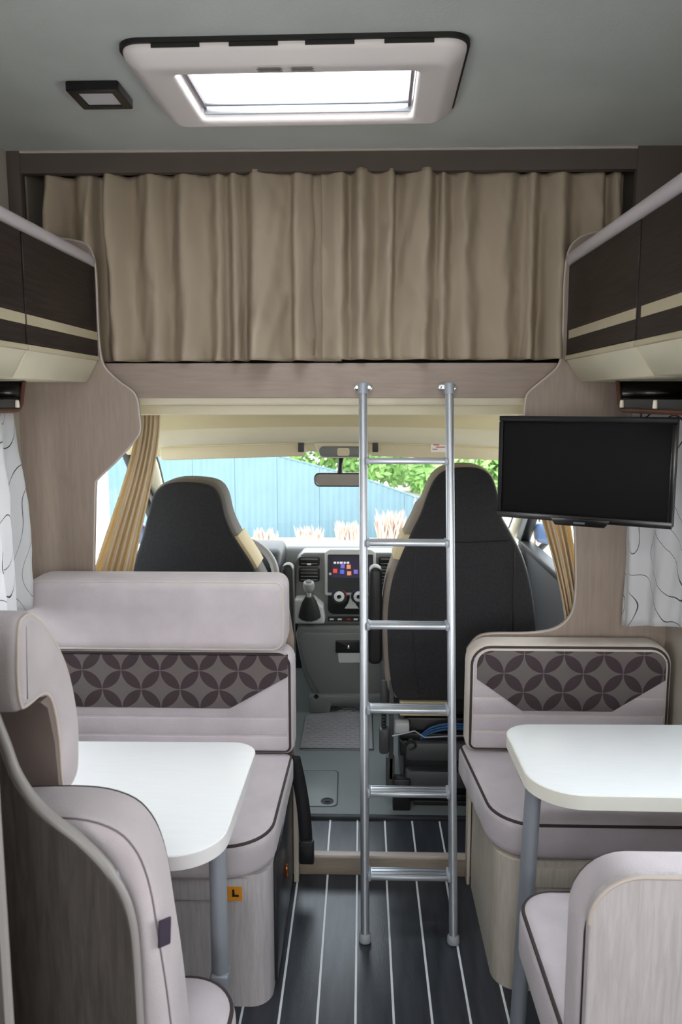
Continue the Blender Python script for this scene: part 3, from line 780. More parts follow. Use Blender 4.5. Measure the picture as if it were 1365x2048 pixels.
MB().prism([(stp0.x + a * sw, stp1.z + c * shh) for a, c in seatmark], 'y', 1.8499, 1.8506).done('seat_symbol', 'sticker_black', sti)
co_ = rpoly([(XL + 0.01, 1.822), (-0.222, 1.822), (-0.208, 2.36), (XL + 0.01, 2.36)], [0.03, 0.13, 0.03, 0.03], 10)
t = cushion('seat_cushion', co_, 'z', 0.366, 0.468, 0.026, 'lilac grey seat cushion with dark piping under the left table', 'cushion', group='seat cushions')
tube('piping', loop3(inset(co_, 0.0075), 'z', 0.459), 0.0042, 'piping', t, 8, True)
hx = [(-1.03, 0.62), (-0.40, 0.62), (-0.222, 0.722), (-0.222, 0.787), (-1.03, 0.787)]
petal_back('backrest', XL + 0.01, -0.205, 0.468, 0.803, 2.318, 2.430, 0.05, hx, 'left backrest with dark petal pattern panel behind the left table', [0.532, 0.59], 'fabric', shift=0.046)
bo = rpoly([(XL + 0.015, 0.804), (-0.222, 0.804), (-0.222, 1.028), (XL + 0.015, 1.028)], [0.04, 0.045, 0.036, 0.10], 8)
t = thing('headrest_bolster', 'long plain lilac headrest bolster on top of the left petal backrest', 'headrest', (-0.64, 2.35, 0.80), 'headrest bolsters')
MB().puff(bo, 'y', 2.285, 2.425, 0.034).done('cover', 'fabric', t, ang=80)
tube('seam', loop3(inset(bo, 0.010), 'y', 2.295), 0.0028, 'fabric_border', t, 8, True)

# ---- far right bench
br_ = thing('bench_base', 'pale wood bench base with rounded corner, right of the aisle behind the near seat', 'bench', (0.65, 2.15, 0), 'bench bases')
prism('body', rpoly([(0.355, 1.935), (XR - 0.002, 1.935), (XR - 0.002, 2.44), (0.355, 2.398)], [0.07, 0, 0, 0], 8), 'z', 0.0, 0.37, 'pale_wood_warm', br_)
box('front_flap', (0.45, 1.927, 0.30), (0.93, 1.936, 0.352), 'pale_wood_warm', br_, 0.002)
box('flap_catch', (0.440, 1.926, 0.27), (0.447, 1.936, 0.33), 'vent_black', br_, 0.001)
co_ = rpoly([(0.345, 1.925), (XR - 0.01, 1.925), (XR - 0.01, 2.42), (0.305, 2.42)], [0.13, 0.03, 0.03, 0.03], 10)
t = cushion('seat_cushion', co_, 'z', 0.371, 0.478, 0.026, 'beige seat cushion with dark piping under the right table', 'cushion', group='seat cushions')
tube('piping', loop3(inset(co_, 0.0075), 'z', 0.469), 0.0042, 'piping', t, 8, True)
hx = rpoly([(0.49, 0.615), (0.76, 0.615), (0.915, 0.715), (0.915, 0.802), (0.35, 0.802), (0.35, 0.715)], [0, 0, 0, 0.045, 0.045, 0], 6)
petal_back('backrest', 0.322, XR - 0.012, 0.478, 0.825, 2.335, 2.430, 0.07, hx, 'right backrest with dark petal pattern panel below the television', [0.548, 0.60, 0.655], 'fabric_border', shift=0.066)

# ---- near right seat, its wooden back towards the camera
t = thing('bench_base', 'bench base under the near right seat', 'bench', (0.65, 1.35, 0), 'bench bases')
prism('body', rpoly([(0.40, 1.12), (XR - 0.002, 1.12), (XR - 0.002, 1.585), (0.40, 1.585)], [0, 0, 0, 0.05], 8), 'z', 0.0, 0.355, 'pale_wood', t)
box('plinth', (0.395, 1.12, 0.0), (0.4, 1.55, 0.06), 'dark_door', t)
co_ = rpoly([(0.345, 1.15), (XR - 0.01, 1.15), (XR - 0.01, 1.655), (0.338, 1.655)], [0.03, 0.03, 0.03, 0.085], 10)
t = cushion('seat_cushion', co_, 'z', 0.357, 0.478, 0.026, 'lilac seat cushion of the near right seat, beside the aisle', 'cushion', group='seat cushions')
tube('piping', loop3(inset(co_, 0.0075), 'z', 0.470), 0.0042, 'piping', t, 8, True)
bo = rpoly([(0.333, 0.48), (XR - 0.01, 0.48), (XR - 0.01, 0.842), (0.333, 0.842)], [0.03, 0.03, 0.06, 0.09], 8)
t = thing('backrest', 'plain lilac backrest cushion in front of the right wooden seat panel', 'backrest', (0.64, 1.2, 0.48), 'plain backrests')
MB().puff(bo, 'y', 1.112, 1.212, 0.026).done('cover', 'fabric', t, ang=80)
tube('seam', loop3(inset(bo, 0.0075), 'y', 1.1195), 0.0026, 'piping', t, 8, True)
tube('seam', loop3(inset(bo, 0.0075), 'y', 1.2045), 0.0022, 'piping', t, 8, True)
pn = rpoly([(0.337, 0.0), (XR - 0.002, 0.0), (XR - 0.002, 0.862), (0.337, 0.862)], [0, 0, 0, 0.075], 10)
t = thing('wooden_divider', 'pale lilac wood grain divider with rounded corner behind the near right seat', 'divider', (0.64, 1.09, 0), 'dividers behind the near seats')
prism('board', pn, 'y', 1.088, 1.108, 'pale_wood', t, 0.002, 1)
tube('edge_band', [(x, 1.090, z) for x, z in pn if not (x > 0.9 and z < 0.5)][1:] , 0.0035, 'edge_band', t, 8)

# ---- near left seat
t = thing('bench_base', 'bench base under the near left seat', 'bench', (-0.62, 1.2, 0), 'bench bases')
prism('body', rpoly([(XL + 0.002, 1.045), (-0.285, 1.045), (-0.285, 1.32), (XL + 0.002, 1.32)], [0, 0, 0.05, 0], 8), 'z', 0.0, 0.345, 'pale_wood', t)
box('plinth', (-0.285, 1.05, 0.0), (-0.28, 1.27, 0.06), 'dark_door', t)
co_ = rpoly([(XL + 0.01, 1.055), (-0.230, 1.055), (-0.222, 1.392), (XL + 0.01, 1.392)], [0.03, 0.03, 0.10, 0.03], 10)
t = cushion('seat_cushion', co_, 'z', 0.346, 0.462, 0.026, 'lilac seat cushion of the near left seat, at the bottom picture edge', 'cushion', group='seat cushions')
tube('piping', loop3(inset(co_, 0.0075), 'z', 0.454), 0.0042, 'piping', t, 8, True)
ob = [(60, 1566), (150, 1564), (220, 1570), (275, 1590), (308, 1622), (328, 1662), (342, 1715), (352, 1780), (366, 1870), (376, 1950), (386, 2048)]
Q = [tuple(v) for v in smooth(XZ(ob, 1.145), 3)]
Q = [(XL + 0.01, 0.466)] + [(XL + 0.01, Q[0][1])] + Q + [(-0.258, 0.466)]
t = thing('backrest', 'curved lilac backrest with small dark fabric tag, near left seat', 'backrest', (-0.64, 1.12, 0.466), 'plain backrests')
MB().puff(Q, 'y', 1.036, 1.150, 0.024).done('cover', 'fabric', t, ang=80)
q3 = [(x, z) for x, z in Q]
tube('seam', loop3(inset(q3, 0.004)[1:-1], 'y', 1.047), 0.0016, 'seam_lilac', t, 8)
tube('seam', loop3(inset(q3, 0.006)[1:-1], 'y', 1.143), 0.0020, 'piping', t, 8)
tg = PX(331, 1862, -0.272); 
tg = P(331, 1860, 1.05)
MB().obox((tg.x, 1.045, tg.z), (0.020, 0.004, 0.042), Matrix.Rotation(0.75, 3, 'Z') @ Matrix.Rotation(0.06, 3, 'Y')).bevel(0.0015, 1).done('fabric_tag', 'tag', t)
# bolster with a rear flap, seen from its end
bp_ = [(1.040, 1.245), (1.060, 1.258), (1.095, 1.252), (1.153, 1.208), (1.212, 1.132), (1.243, 1.045), (1.243, 0.982), (1.226, 0.940), (1.168, 0.942), (1.160, 1.03), (1.142, 1.095), (1.112, 1.118), (1.055, 1.122), (1.034, 1.132), (1.027, 1.18)]
t = thing('headrest_bolster', 'rounded lilac headrest bolster with rear flap on the near left seat', 'headrest', (-0.73, 1.05, 0.98), 'headrest bolsters')
pr = [tuple(v) for v in smooth(bp_, 4, True)]
MB().puff(pr, 'x', -0.99, -0.462, 0.018).done('cover', 'fabric', t, ang=80)
tube('seam', loop3(inset(pr, 0.0055), 'x', -0.467), 0.0022, 'fabric_border', t, 8, True)
# shade on the bolster's rear face, painted as a darker panel
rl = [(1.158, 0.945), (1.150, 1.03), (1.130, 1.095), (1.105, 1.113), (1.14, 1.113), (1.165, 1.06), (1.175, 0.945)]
prism('rear_shade', rl, 'x', -0.985, -0.468, 'fabric_shaded', t)
# curved wooden back panel
op = [(-60, 1310), (-30, 1420), (0, 1500), (22, 1558), (60, 1615), (100, 1652), (150, 1690), (200, 1740), (236, 1792), (255, 1845), (264, 1910), (272, 2048)]
E2 = [tuple(v) for v in smooth(XZ(op, 1.0), 4)]
Ep = [(XL + 0.002, 0.0), (XL + 0.002, E2[0][1] + 0.05), (E2[0][0] - 0.05, E2[0][1] + 0.05)] + E2 + [(-0.310, 0.0)]
t = thing('wooden_divider', 'dark grey wood divider with sweeping pale edge behind the near left seat', 'divider', (-0.66, 1.0, 0), 'dividers behind the near seats')
prism('board', Ep, 'y', 1.0, 1.022, 'grey_wood', t)
MB().tube([(x + 0.002, 1.011, z + 0.001) for x, z in E2 + [(-0.310, 0.0)]], [0.0085] * 30 + [0.0065] * (len(E2) - 29), 10).done('edge_band', 'divider_edge', t)
brk = P(232, 1745, 1.035)
b = MB().prism([(brk.x - 0.012, brk.z + 0.012), (brk.x + 0.006, brk.z + 0.006), (brk.x + 0.012, brk.z - 0.03), (brk.x - 0.01, brk.z - 0.01)], 'y', 1.023, 1.034).bevel(0.003, 2)
b.done('steel_bracket', 'aluminium', t)
# unit next to the camera: only its far corner shows
t = thing('side_unit', 'dark unit with pale corner edge at the lower left picture corner', 'cabinet', (-0.75, 0.5, 0))
box('body', (XL + 0.002, -0.2, 0.0), (-0.396, 0.80, 1.35), 'grey_wood', t)
tube('edge_band', [(-0.395, 0.80, 0.0), (-0.395, 0.80, 1.35)], 0.0065, 'divider_edge', t, 8)
box('worktop', (XL + 0.002, -0.2, 1.351), (-0.40, 0.79, 1.375), 'pale_wood', t, 0.002)

# ================================================================== TABLES
def table(name, out, z, th, label, leg, em='table_edge'):
    t = thing(name, label, 'table', (leg[0], leg[1], 0), 'dinette tables')
    MB().prism(out, 'z', z - th + 0.001, z).bevel(0.003, 2, 40).done('table_top', 'table_white', t)
    MB().ring([tuple(p) for p in inset(out, -0.0015)], inset(out, 0.004), 'z', z - th, z - 0.0025).done('edge_band', em, t)
    return t
o1 = rpoly([(XL + 0.004, 1.350), (-0.262, 1.362), (-0.252, 1.858), (XL + 0.004, 1.848)], [0, 0.10, 0.06, 0], 10)
t = table('dinette_table', o1, 0.72, 0.030, 'white table with rounded corners in front of the left bench', (-0.30, 1.55), 'table_edge_white')
lp0, lp1 = P(433, 1745, 1.55), P(444, 1945, 1.55)
lx = (lp0.x + lp1.x) / 2
lg = tube('leg', [(lx, 1.55, 0.335), (lx, 1.55, 0.690)], 0.0185, 'grey_metal', t, 16)
tube('lower_leg', [(lx, 1.55, 0.004), (lx, 1.55, 0.335)], 0.0145, 'grey_metal', lg, 14)
MB().box((lx - 0.020, 1.528, 0.300), (lx + 0.020, 1.572, 0.345)).bevel(0.008, 3).done('hinge', 'grey_metal', lg)
MB().lathe([(0.006, 0), (0.006, 0.004), (0.004, 0.006)], (lx - 0.004, 1.528, 0.322), (0, -1, 0), 12).done('hinge_bolt', 'chrome', lg)
MB().lathe([(0.03, 0), (0.03, 0.006), (0.016, 0.01)], (lx, 1.55, 0.0)).done('floor_plate', 'grey_metal', lg)
box('leg_bracket', (lx - 0.03, 1.52, 0.680), (lx + 0.03, 1.58, 0.691), 'grey_metal', t, 0.002)
o2 = rpoly([(0.372, 1.612), (XR - 0.003, 1.606), (XR - 0.003, 1.995), (0.366, 1.985)], [0.115, 0, 0, 0.07], 10)
t = table('dinette_table', o2, 0.72, 0.034, 'white table with cream edge in front of the right bench', (0.40, 1.78))
lp0, lp1 = P(1064, 1640, 1.79), P(1052, 1900, 1.79)
lx0, lx1 = lp0.x, lp1.x - 0.004
b = MB().tube([(lx1 - 0.01, 1.79, 0.0), (lx0 + 0.003, 1.79, 0.688)], 0.0185, 16, flat=1.5); b.done('leg', 'grey_metal', t)
box('leg_bracket', (lx0 - 0.035, 1.75, 0.674), (lx0 + 0.035, 1.83, 0.687), 'grey_metal', t, 0.002)

# ================================================================== TELEVISION
A = P(992, 838, 2.25); B = P(1351, 828, 2.03); A0 = P(1004, 1040, 2.25); B0 = P(1352, 1050, 2.03)
ctr = (A + B + A0 + B0) / 4; ux = Vector((B.x + B0.x - A.x - A0.x, B.y - A.y + B0.y - A0.y, 0)).normalized(); uz = Vector((0, 0, 1)); uy = uz.cross(ux)
RT = Matrix((ux, uy, uz)).transposed(); tw = ((B + B0) / 2 - (A + A0) / 2).length; th = ((A.z - A0.z) + (B.z - B0.z)) / 2
tv = thing('television', 'flat black television hanging in front of the right partition', 'television', (ctr.x, ctr.y, ctr.z - th / 2))
def tvp(x, y, z): return ctr + RT @ Vector((x, y, z))
def tvbox(name, c, s, m, par, bev=0.002):
    return MB().obox(tvp(*c), s, RT).bevel(bev, 2).done(name, m, par)
tvbox('housing', (0, 0.018, 0), (tw, 0.034, th), 'tv_black', tv, 0.005)
tvbox('back_box', (0, 0.05, -0.03), (tw * 0.7, 0.035, th * 0.6), 'tv_black', tv, 0.008)
tvbox('bezel_top', (0, -0.001, th / 2 - 0.007), (tw, 0.010, 0.014), 'tv_black', tv)
tvbox('bezel_bottom', (0, -0.002, -th / 2 + 0.009), (tw, 0.012, 0.018), 'black_gloss', tv)
for s in (-1, 1): tvbox('bezel_side', (s * (tw / 2 - 0.006), -0.001, 0), (0.012, 0.010, th - 0.03), 'tv_black' if s < 0 else 'black_gloss', tv)
tvbox('screen', (0, 0.001, 0.002), (tw - 0.024, 0.004, th - 0.034), 'tv_screen', tv, 0.001)
ch = MB().prism([(-0.065, -0.010), (0.065, -0.010), (0.080, 0.010), (-0.080, 0.010)], 'y', -0.010, 0.012).bevel(0.002, 2)
for v in ch.b.verts: v.co = tvp(v.co.x, v.co.y, v.co.z - th / 2)
chn = ch.done('logo_chin', 'black_gloss', tv)
tvbox('logo', (0, -0.0105, -th / 2 - 0.001), (0.03, 0.001, 0.005), 'tv_logo', chn, 0.0003)
arm = [tvp(0, 0.06, 0), tvp(0.05, 0.12, 0), Vector((0.70, 2.43, ctr.z)), Vector((0.70, 2.449, ctr.z))]
tube('wall_arm', smooth(arm, 3), 0.014, 'plastic_black', tv, 10)

# ================================================================== SEAT BELT STRAP
strap = smooth([(-0.213, 2.385, 0.44), (-0.195, 2.385, 0.35), (-0.180, 2.375, 0.25), (-0.172, 2.372, 0.115)], 4)
b = MB(); prev = None
sb = thing('seat_belt', 'black seat belt strap hanging at the end of the left bench', 'belt', (-0.18, 2.38, 0.1))
A_ = []
for i, p in enumerate(strap):
    p = Vector(p); A_.append([b.v(p + Vector((-0.021, 0.0, 0.004))), b.v(p + Vector((0.021, 0.006, -0.004)))])
for p, q in zip(A_, A_[1:]): b.face([p[0], p[1], q[1], q[0]])
b.done('webbing', 'belt', sb, solid=0.003, recalc=False)
MB().box((-0.196, 2.360, 0.085), (-0.148, 2.382, 0.165)).bevel(0.006, 2).done('buckle', 'plastic_black', sb)
MB().box((-0.190, 2.358, 0.15), (-0.154, 2.361, 0.158)).done('buckle_slot', 'dash_dark', sb)

# ================================================================== CAB SEATS
def seat_poly(pts, Y): return [tuple(v) for v in smooth(XZ(pts, Y), 3)]
def cab_seat(name, label, Y, shell, side_right, mirror_x, zb, armrest, insert_z):
    pass
# driver
ds = thing('driver_seat', 'black driver seat with high integrated headrest behind the left bolster', 'seat', (-0.6, 3.2, 0.07), 'cab seats')
Yd = 2.95
sh = [(246, 1230), (255, 1180), (266, 1130), (284, 1072), (297, 1020), (306, 990), (322, 973), (350, 965), (395, 966), (425, 974), (440, 995), (450, 1035), (468, 1075), (496, 1118), (514, 1150), (530, 1185), (540, 1230)]
S = seat_poly(sh, Yd); zmin = 0.52
S = [(S[0][0], zmin)] + S + [(S[-1][0], zmin)]
MB().prism(S, 'y', Yd, Yd + 0.030).bevel(0.012, 3, 45).done('back_shell', 'seat_black', ds, ang=60)
pad = inset(S, -0.008)
MB().prism(pad, 'y', Yd + 0.031, Yd + 0.20).bevel(0.030, 4, 45).done('back_padding', 'seat_side', ds, ang=60)
# pale insert on the right shoulder
rs = [p for p in pad[len(pad) // 2:] if 0.90 < p[1] < 1.06]
ins = [(p[0] + 0.005, p[1]) for p in rs] + [(p[0] - 0.022, p[1] - 0.012) for p in rs[::-1]]
MB().prism(ins, 'y', Yd + 0.020, Yd + 0.205).bevel(0.004, 2, 45).done('shoulder_insert', 'seat_insert', ds)
MB().box((-0.86, Yd + 0.06, 0.42), (-0.36, Yd + 0.58, 0.56)).bevel(0.04, 4).done('seat_cushion', 'seat_black', ds)
MB().prism([(-0.83, 0.072), (-0.39, 0.072), (-0.42, 0.42), (-0.80, 0.42)], 'y', Yd + 0.08, Yd + 0.5).bevel(0.01).done('pedestal', 'plastic_black', ds)
a0 = P(575, 1130, 2.88); 
MB().prism(rpoly([(a0.x - 0.024, 0.58), (a0.x + 0.026, 0.58), (a0.x + 0.022, 0.952), (a0.x - 0.02, 0.952)], 0.02), 'y', 2.86, 2.93).bevel(0.012, 3, 45).done('armrest', 'plastic_black', ds)

# passenger
ps = thing('passenger_seat', 'black passenger seat with high integrated headrest seen through the ladder', 'seat', (0.35, 3.0, 0.07), 'cab seats')
Yp = 2.74
sh = [(800, 1402), (786, 1380), (778, 1320), (776, 1240), (784, 1170), (800, 1120), (822, 1070), (842, 1030), (856, 990), (872, 957), (895, 940), (930, 935), (962, 938), (984, 953), (996, 985), (1003, 1030), (1020, 1062), (1045, 1110), (1062, 1165), (1072, 1230), (1074, 1300), (1066, 1370), (1052, 1402)]
S = seat_poly(sh, Yp)
MB().prism(S, 'y', Yp, Yp + 0.030).bevel(0.012, 3, 45).done('back_shell', 'seat_black', ps, ang=60)
pad = [(x - 0.014, z) if x < 0.33 and z < 1.2 else (x, z) for x, z in inset(S, -0.006)]
MB().prism(pad, 'y', Yp + 0.031, Yp + 0.16).bevel(0.030, 4, 45).done('back_padding', 'seat_side_lit', ps, ang=60)
lsd = [p for p in S[: len(S) // 2] if 0.985 < p[1] < 1.10]
ins = [(p[0] - 0.024, p[1]) for p in lsd] + [(p[0] + 0.012, p[1] - 0.004) for p in lsd[::-1]]
MB().prism(ins, 'y', Yp + 0.012, Yp + 0.165).bevel(0.005, 2, 45).done('shoulder_insert', 'seat_insert', ps)
for pts in ([(832, 1100), (828, 1180), (826, 1260), (832, 1340), (840, 1395)], [(1030, 1095), (1028, 1180), (1026, 1260), (1024, 1340), (1018, 1395)], [(820, 1078), (880, 1082), (940, 1084), (1020, 1080)]):
    tube('seam', [P(x, y, Yp - 0.0005) for x, y in pts], 0.0028, 'plastic_black', ps, 6)
MB().box((0.08, Yp + 0.06, 0.40), (0.62, Yp + 0.58, 0.54)).bevel(0.04, 4).done('seat_cushion', 'seat_black', ps)
# raised armrest
a0 = P(752, 1133, 2.80); a1 = P(752, 1325, 2.80)
MB().prism(rpoly([(a0.x - 0.028, a1.z), (a0.x + 0.026, a1.z), (a0.x + 0.022, a0.z), (a0.x - 0.024, a0.z)], 0.022), 'y', 2.77, 2.86).bevel(0.014, 3, 45).done('armrest', 'plastic_black', ps)
# under the backrest: beige seat edge, hinge plates, bars, cables, cover, pedestal
def pbox(name, x0, y0, x1, y1, Y, dep, m, bev=0.004, par=ps):
    p, q = P(x0, y1, Y), P(x1, y0, Y)
    return MB().box((p.x, Y, p.z), (q.x, Y + dep, q.z)).bevel(bev, 2).done(name, m, par)
pbox('cushion_underside', 800, 1404, 900, 1432, 2.76, 0.1, 'seat_insert')
pbox('side_plate', 778, 1360, 789, 1560, 2.77, 0.03, 'plastic_grey', 0.003)
pbox('motor', 790, 1447, 820, 1468, 2.74, 0.05, 'dash_light', 0.006)
pbox('cross_bar', 800, 1470, 1060, 1478, 2.75, 0.02, 'plastic_black', 0.002)
tube('steel_bar', [P(785, 1472, 2.735), P(830, 1462, 2.735), P(850, 1475, 2.735), P(905, 1472, 2.735), P(1060, 1470, 2.735)], 0.003, 'grey_metal', ps, 8)
for k in range(3):
    tube('cable', smooth([P(842, 1472 + 3 * k, 2.745), P(862, 1456 + 5 * k, 2.735), P(900, 1448 + 5 * k, 2.73), P(960, 1452 + 4 * k, 2.74)], 4), 0.004, 'cable_blue', ps, 8)
tube('cable', smooth([P(800, 1478, 2.74), P(812, 1490, 2.73), P(822, 1478, 2.73), P(832, 1492, 2.73), P(820, 1500, 2.73)], 4), 0.0045, 'plastic_black', ps, 8)
pbox('rail_block', 800, 1482, 830, 1512, 2.74, 0.06, 'plastic_black', 0.006)
pbox('front_cover', 810, 1488, 1060, 1525, 2.73, 0.08, 'plastic_grey', 0.02)
pbox('lower_cover', 812, 1545, 1060, 1578, 2.76, 0.08, 'plastic_grey', 0.012)
p0 = P(790, 1630, 2.77); p1 = P(1064, 1402, 2.77)
MB().box((p0.x + 0.03, 2.80, 0.071), (p1.x, 3.2, 0.40)).bevel(0.01).done('pedestal', 'plastic_black', ps)
for k in range(4):
    pbox('pedestal_rib', 828, 1592 + 12 * k, 1060, 1599 + 12 * k, 2.785, 0.03, 'plastic_black', 0.002)
pbox('pedestal_foot', 786, 1560, 822, 1634, 2.745, 0.05, 'plastic_black', 0.006)
pbox('corner_post', 772, 1515, 790, 1590, 2.77, 0.03, 'plastic_grey', 0.004)
# adjuster lever with rubber bellows
hx0 = P(766, 1360, 2.74); hx1 = P(768, 1410, 2.74)
MB().lathe([(0.008, 0), (0.013, 0.008), (0.014, 0.05), (0.011, 0.085), (0.008, 0.092)], (hx1.x, 2.74, hx1.z), (0, 0, 1), 12).done('lever_grip', 'plastic_grey', ps)
tube('lever_rod', [(hx1.x, 2.74, hx1.z), P(768, 1425, 2.74)], 0.005, 'chrome', ps, 8)
bz0 = P(768, 1462, 2.74).z; bz1 = P(768, 1424, 2.74).z
pr_ = []
for k in range(13): pr_.append((0.011 if k % 2 else 0.0075, (bz1 - bz0) * k / 12))
MB().lathe(pr_, (P(768, 1460, 2.74).x, 2.74, bz0), (0, 0, 1), 12).done('bellows', 'plastic_black', ps)
pbox('adjuster_knob', 759, 1460, 779, 1510, 2.72, 0.05, 'plastic_grey', 0.010)

# ================================================================== CAB FLOOR MAT
mt = thing('floor_mat', 'grey ribbed rubber mat between the cab seats', 'mat', (-0.1, 3.5, 0.066))
c0, c1, c2, c3 = PZ(592, 1497, 0.07), PZ(740, 1493, 0.07), PZ(735, 1412, 0.07), PZ(612, 1418, 0.07)
mp_ = [(-0.262, 3.245), (0.055, 3.245), (0.055, 3.80), (-0.120, 3.80), (-0.120, 3.66), (-0.262, 3.62)]
prism('sheet', mp_, 'z', 0.066, 0.072, 'tread_mat', mt, 0.001)
rb = MB()
yy = 3.265; r = 0
while yy < 3.78:
    xx = -0.25 + (0.02 if r % 2 else 0.0)
    while xx < 0.03:
        if not (yy > 3.60 and xx < -0.115): rb.box((xx, yy, 0.072), (xx + 0.026, yy + 0.008, 0.0745))
        xx += 0.040
    yy += 0.024; r += 1
o = rb.done('raised_ribs', 'tread_mat', mt, sm=False); o['kind'] = 'stuff'
tube('rim', [(x, y, 0.072) for x, y in [(-0.262, 3.247), (0.053, 3.247), (0.053, 3.79)]], 0.003, 'rubber_dark', mt, 6)

# ================================================================== DASHBOARD
da = thing('dashboard', 'grey dashboard with radio, air vents and heater knobs below the windscreen', 'dashboard', (-0.1, 3.9, 0.07))
YD = 3.70
def q(x, y, Y=YD): p = P(x, y, Y); return (p.x, p.z)
# main upper body across the cab
def dsf(x, y, z): return Vector((x, y, z))
pr_ = [(3.86, 0.50), (3.80, 0.62), (3.80, 0.76), (3.86, 0.835), (4.00, 0.845), (4.30, 0.775), (4.30, 0.45), (3.95, 0.42)]
MB().prism(pr_, 'x', XD0 + 0.0, XD1 - 0.0).bevel(0.025, 4).done('main_body', 'dash_grey', da)
MB().prism([(3.57, 0.80), (3.63, 0.865), (3.86, 0.875), (3.90, 0.70), (3.62, 0.68)], 'x', -0.78, -0.37).bevel(0.03, 4).done('instrument_hood', 'dash_dark', da)
# centre stack
cs = rpoly([q(588, 1250), q(806, 1250), q(800, 1120), q(786, 1106), q(606, 1106), q(592, 1120)], [0.02, 0.02, 0.03, 0.03, 0.03, 0.03])
MB().prism(cs, 'y', YD + 0.004, YD + 0.14).bevel(0.010, 3, 40).done('centre_stack', 'dash_grey', da)
stk_ = MB().prism(rpoly([q(650, 1190), q(752, 1190), q(752, 1104), q(742, 1098), q(660, 1098), q(650, 1104)], 0.008), 'y', YD - 0.012, YD + 0.03).bevel(0.006, 3, 40).done('radio', 'dash_light', da)
MB().prism(rpoly([q(656, 1184), q(747, 1184), q(747, 1108), q(656, 1108)], 0.006), 'y', YD - 0.015, YD - 0.010).bevel(0.002, 1, 40).done('radio_bezel', 'dash_dark', stk_)
MB().prism([q(664, 1154), q(741, 1154), q(741, 1113), q(664, 1113)], 'y', YD - 0.017, YD - 0.0149).done('screen', 'radio_screen', stk_)
def scr(x0, y0, x1, y1, m): MB().prism([q(x0, y1), q(x1, y1), q(x1, y0), q(x0, y0)], 'y', YD - 0.0178, YD - 0.0171).done('screen_icon', m, stk_)
for (x, w) in ((668, 5), (675, 3), (680, 6), (688, 4), (694, 5)): scr(x, 1122, x + w, 1126, 'icon_white')
for x, y, m in ((671, 1140, 'icon_red'), (685, 1142, 'icon_blue'), (698, 1132, 'icon_orange'), (699, 1145, 'icon_orange'), (712, 1142, 'icon_violet'), (726, 1142, 'icon_blue'), (686, 1131, 'icon_violet')): scr(x - 4, y - 4, x + 4, y + 4, m)
MB().lathe([(0.006, 0), (0.006, 0.006), (0.004, 0.008)], (P(661, 1146, YD).x, YD - 0.015, P(661, 1146, YD).z), (0, -1, 0), 12).done('radio_knob', 'knob_white', stk_)
# vents: frame, recess, slats
for x0, x1 in ((598, 640), (758, 802)):
    for y0, y1 in ((1113, 1132), (1135, 1163)):
        v = MB().prism(rpoly([q(x0, y1), q(x1, y1), q(x1, y0), q(x0, y0)], 0.012), 'y', YD - 0.006, YD + 0.01).bevel(0.003, 2, 40).done('air_vent', 'vent_black', da)
        n = 2 if y1 - y0 < 22 else 4
        for k in range(n):
            z = y0 + (y1 - y0) * (k + 0.6) / (n + 0.2)
            a, c = q(x0 + 4, z), q(x1 - 4, z)
            MB().obox(((a[0] + c[0]) / 2, YD - 0.008, a[1]), (c[0] - a[0], 0.010, 0.004), Matrix.Rotation(-0.5, 3, 'X')).bevel(0.001, 1).done('slat', 'dash_grey', v)
    MB().obox((P((x0 + x1) / 2, 1124, YD).x, YD - 0.012, P(0, 1124, YD).z), (0.02, 0.006, 0.008), Matrix.Identity(3)).bevel(0.002).done('vent_tab', 'knob_white', da)
# heater panel with two knobs and a pale web between them
hp_ = MB().prism(rpoly([q(656, 1228), q(800, 1228), q(800, 1168), q(656, 1168)], [0.03, 0.03, 0.01, 0.01]), 'y', YD - 0.006, YD + 0.02).bevel(0.004, 2, 40).done('heater_panel', 'vent_black', da)
for x in (679, 718, 757):
    c = P(x, 1191, YD)
    kn = MB().lathe([(0.038, 0), (0.038, 0.004), (0.030, 0.005)], (c.x, YD - 0.007, c.z), (0, -1, 0), 24).done('heater_knob', 'knob_white' if x == 0 else 'dash_dark', hp_)
    for r0, r1 in ((0.0245, 0.020), (0.015, 0.010)):
        MB().lathe([(r0, 0), (r0, 0.012), (r1, 0.014)], (c.x, YD - 0.011, c.z), (0, -1, 0), 24).done('knob_cap', 'knob_white' if r0 > 0.02 else 'dash_light', kn)
    MB().obox((c.x, YD - 0.027, c.z), (0.005, 0.004, 0.018), Matrix.Rotation(0.7, 3, 'Y')).done('pointer', 'vent_black', kn)
    for a0_, m in ((2.6, 'knob_blue'), (0.5, 'knob_red')):
        MB().tube([(c.x + 0.034 * math.cos(a0_ + s_), YD - 0.012, c.z + 0.034 * math.sin(a0_ + s_)) for s_ in (-0.5, -0.25, 0, 0.25, 0.5)], 0.004, 6).done('dial_mark', m, kn)
w = [q(x, y) for x, y in ((690, 1216), (697, 1206), (700, 1196), (700, 1180), (704, 1180), (705, 1196), (712, 1208), (718, 1216))]
MB().prism(w, 'y', YD - 0.010, YD - 0.005).done('pale_web', 'dash_light', hp_)
sw_ = MB().prism(rpoly([q(656, 1242), q(800, 1242), q(800, 1233), q(656, 1233)], 0.004), 'y', YD - 0.008, YD + 0.01).bevel(0.002, 1, 40).done('switch_row', 'vent_black', da)
for x, m in ((664, 'knob_white'), (680, 'knob_white'), (698, 'knob_red'), (712, 'knob_white'), (724, 'knob_white')):
    MB().prism([q(x - 4, 1239), q(x + 4, 1239), q(x + 4, 1236), q(x - 4, 1236)], 'y', YD - 0.010, YD - 0.0085).done('switch', m, sw_)
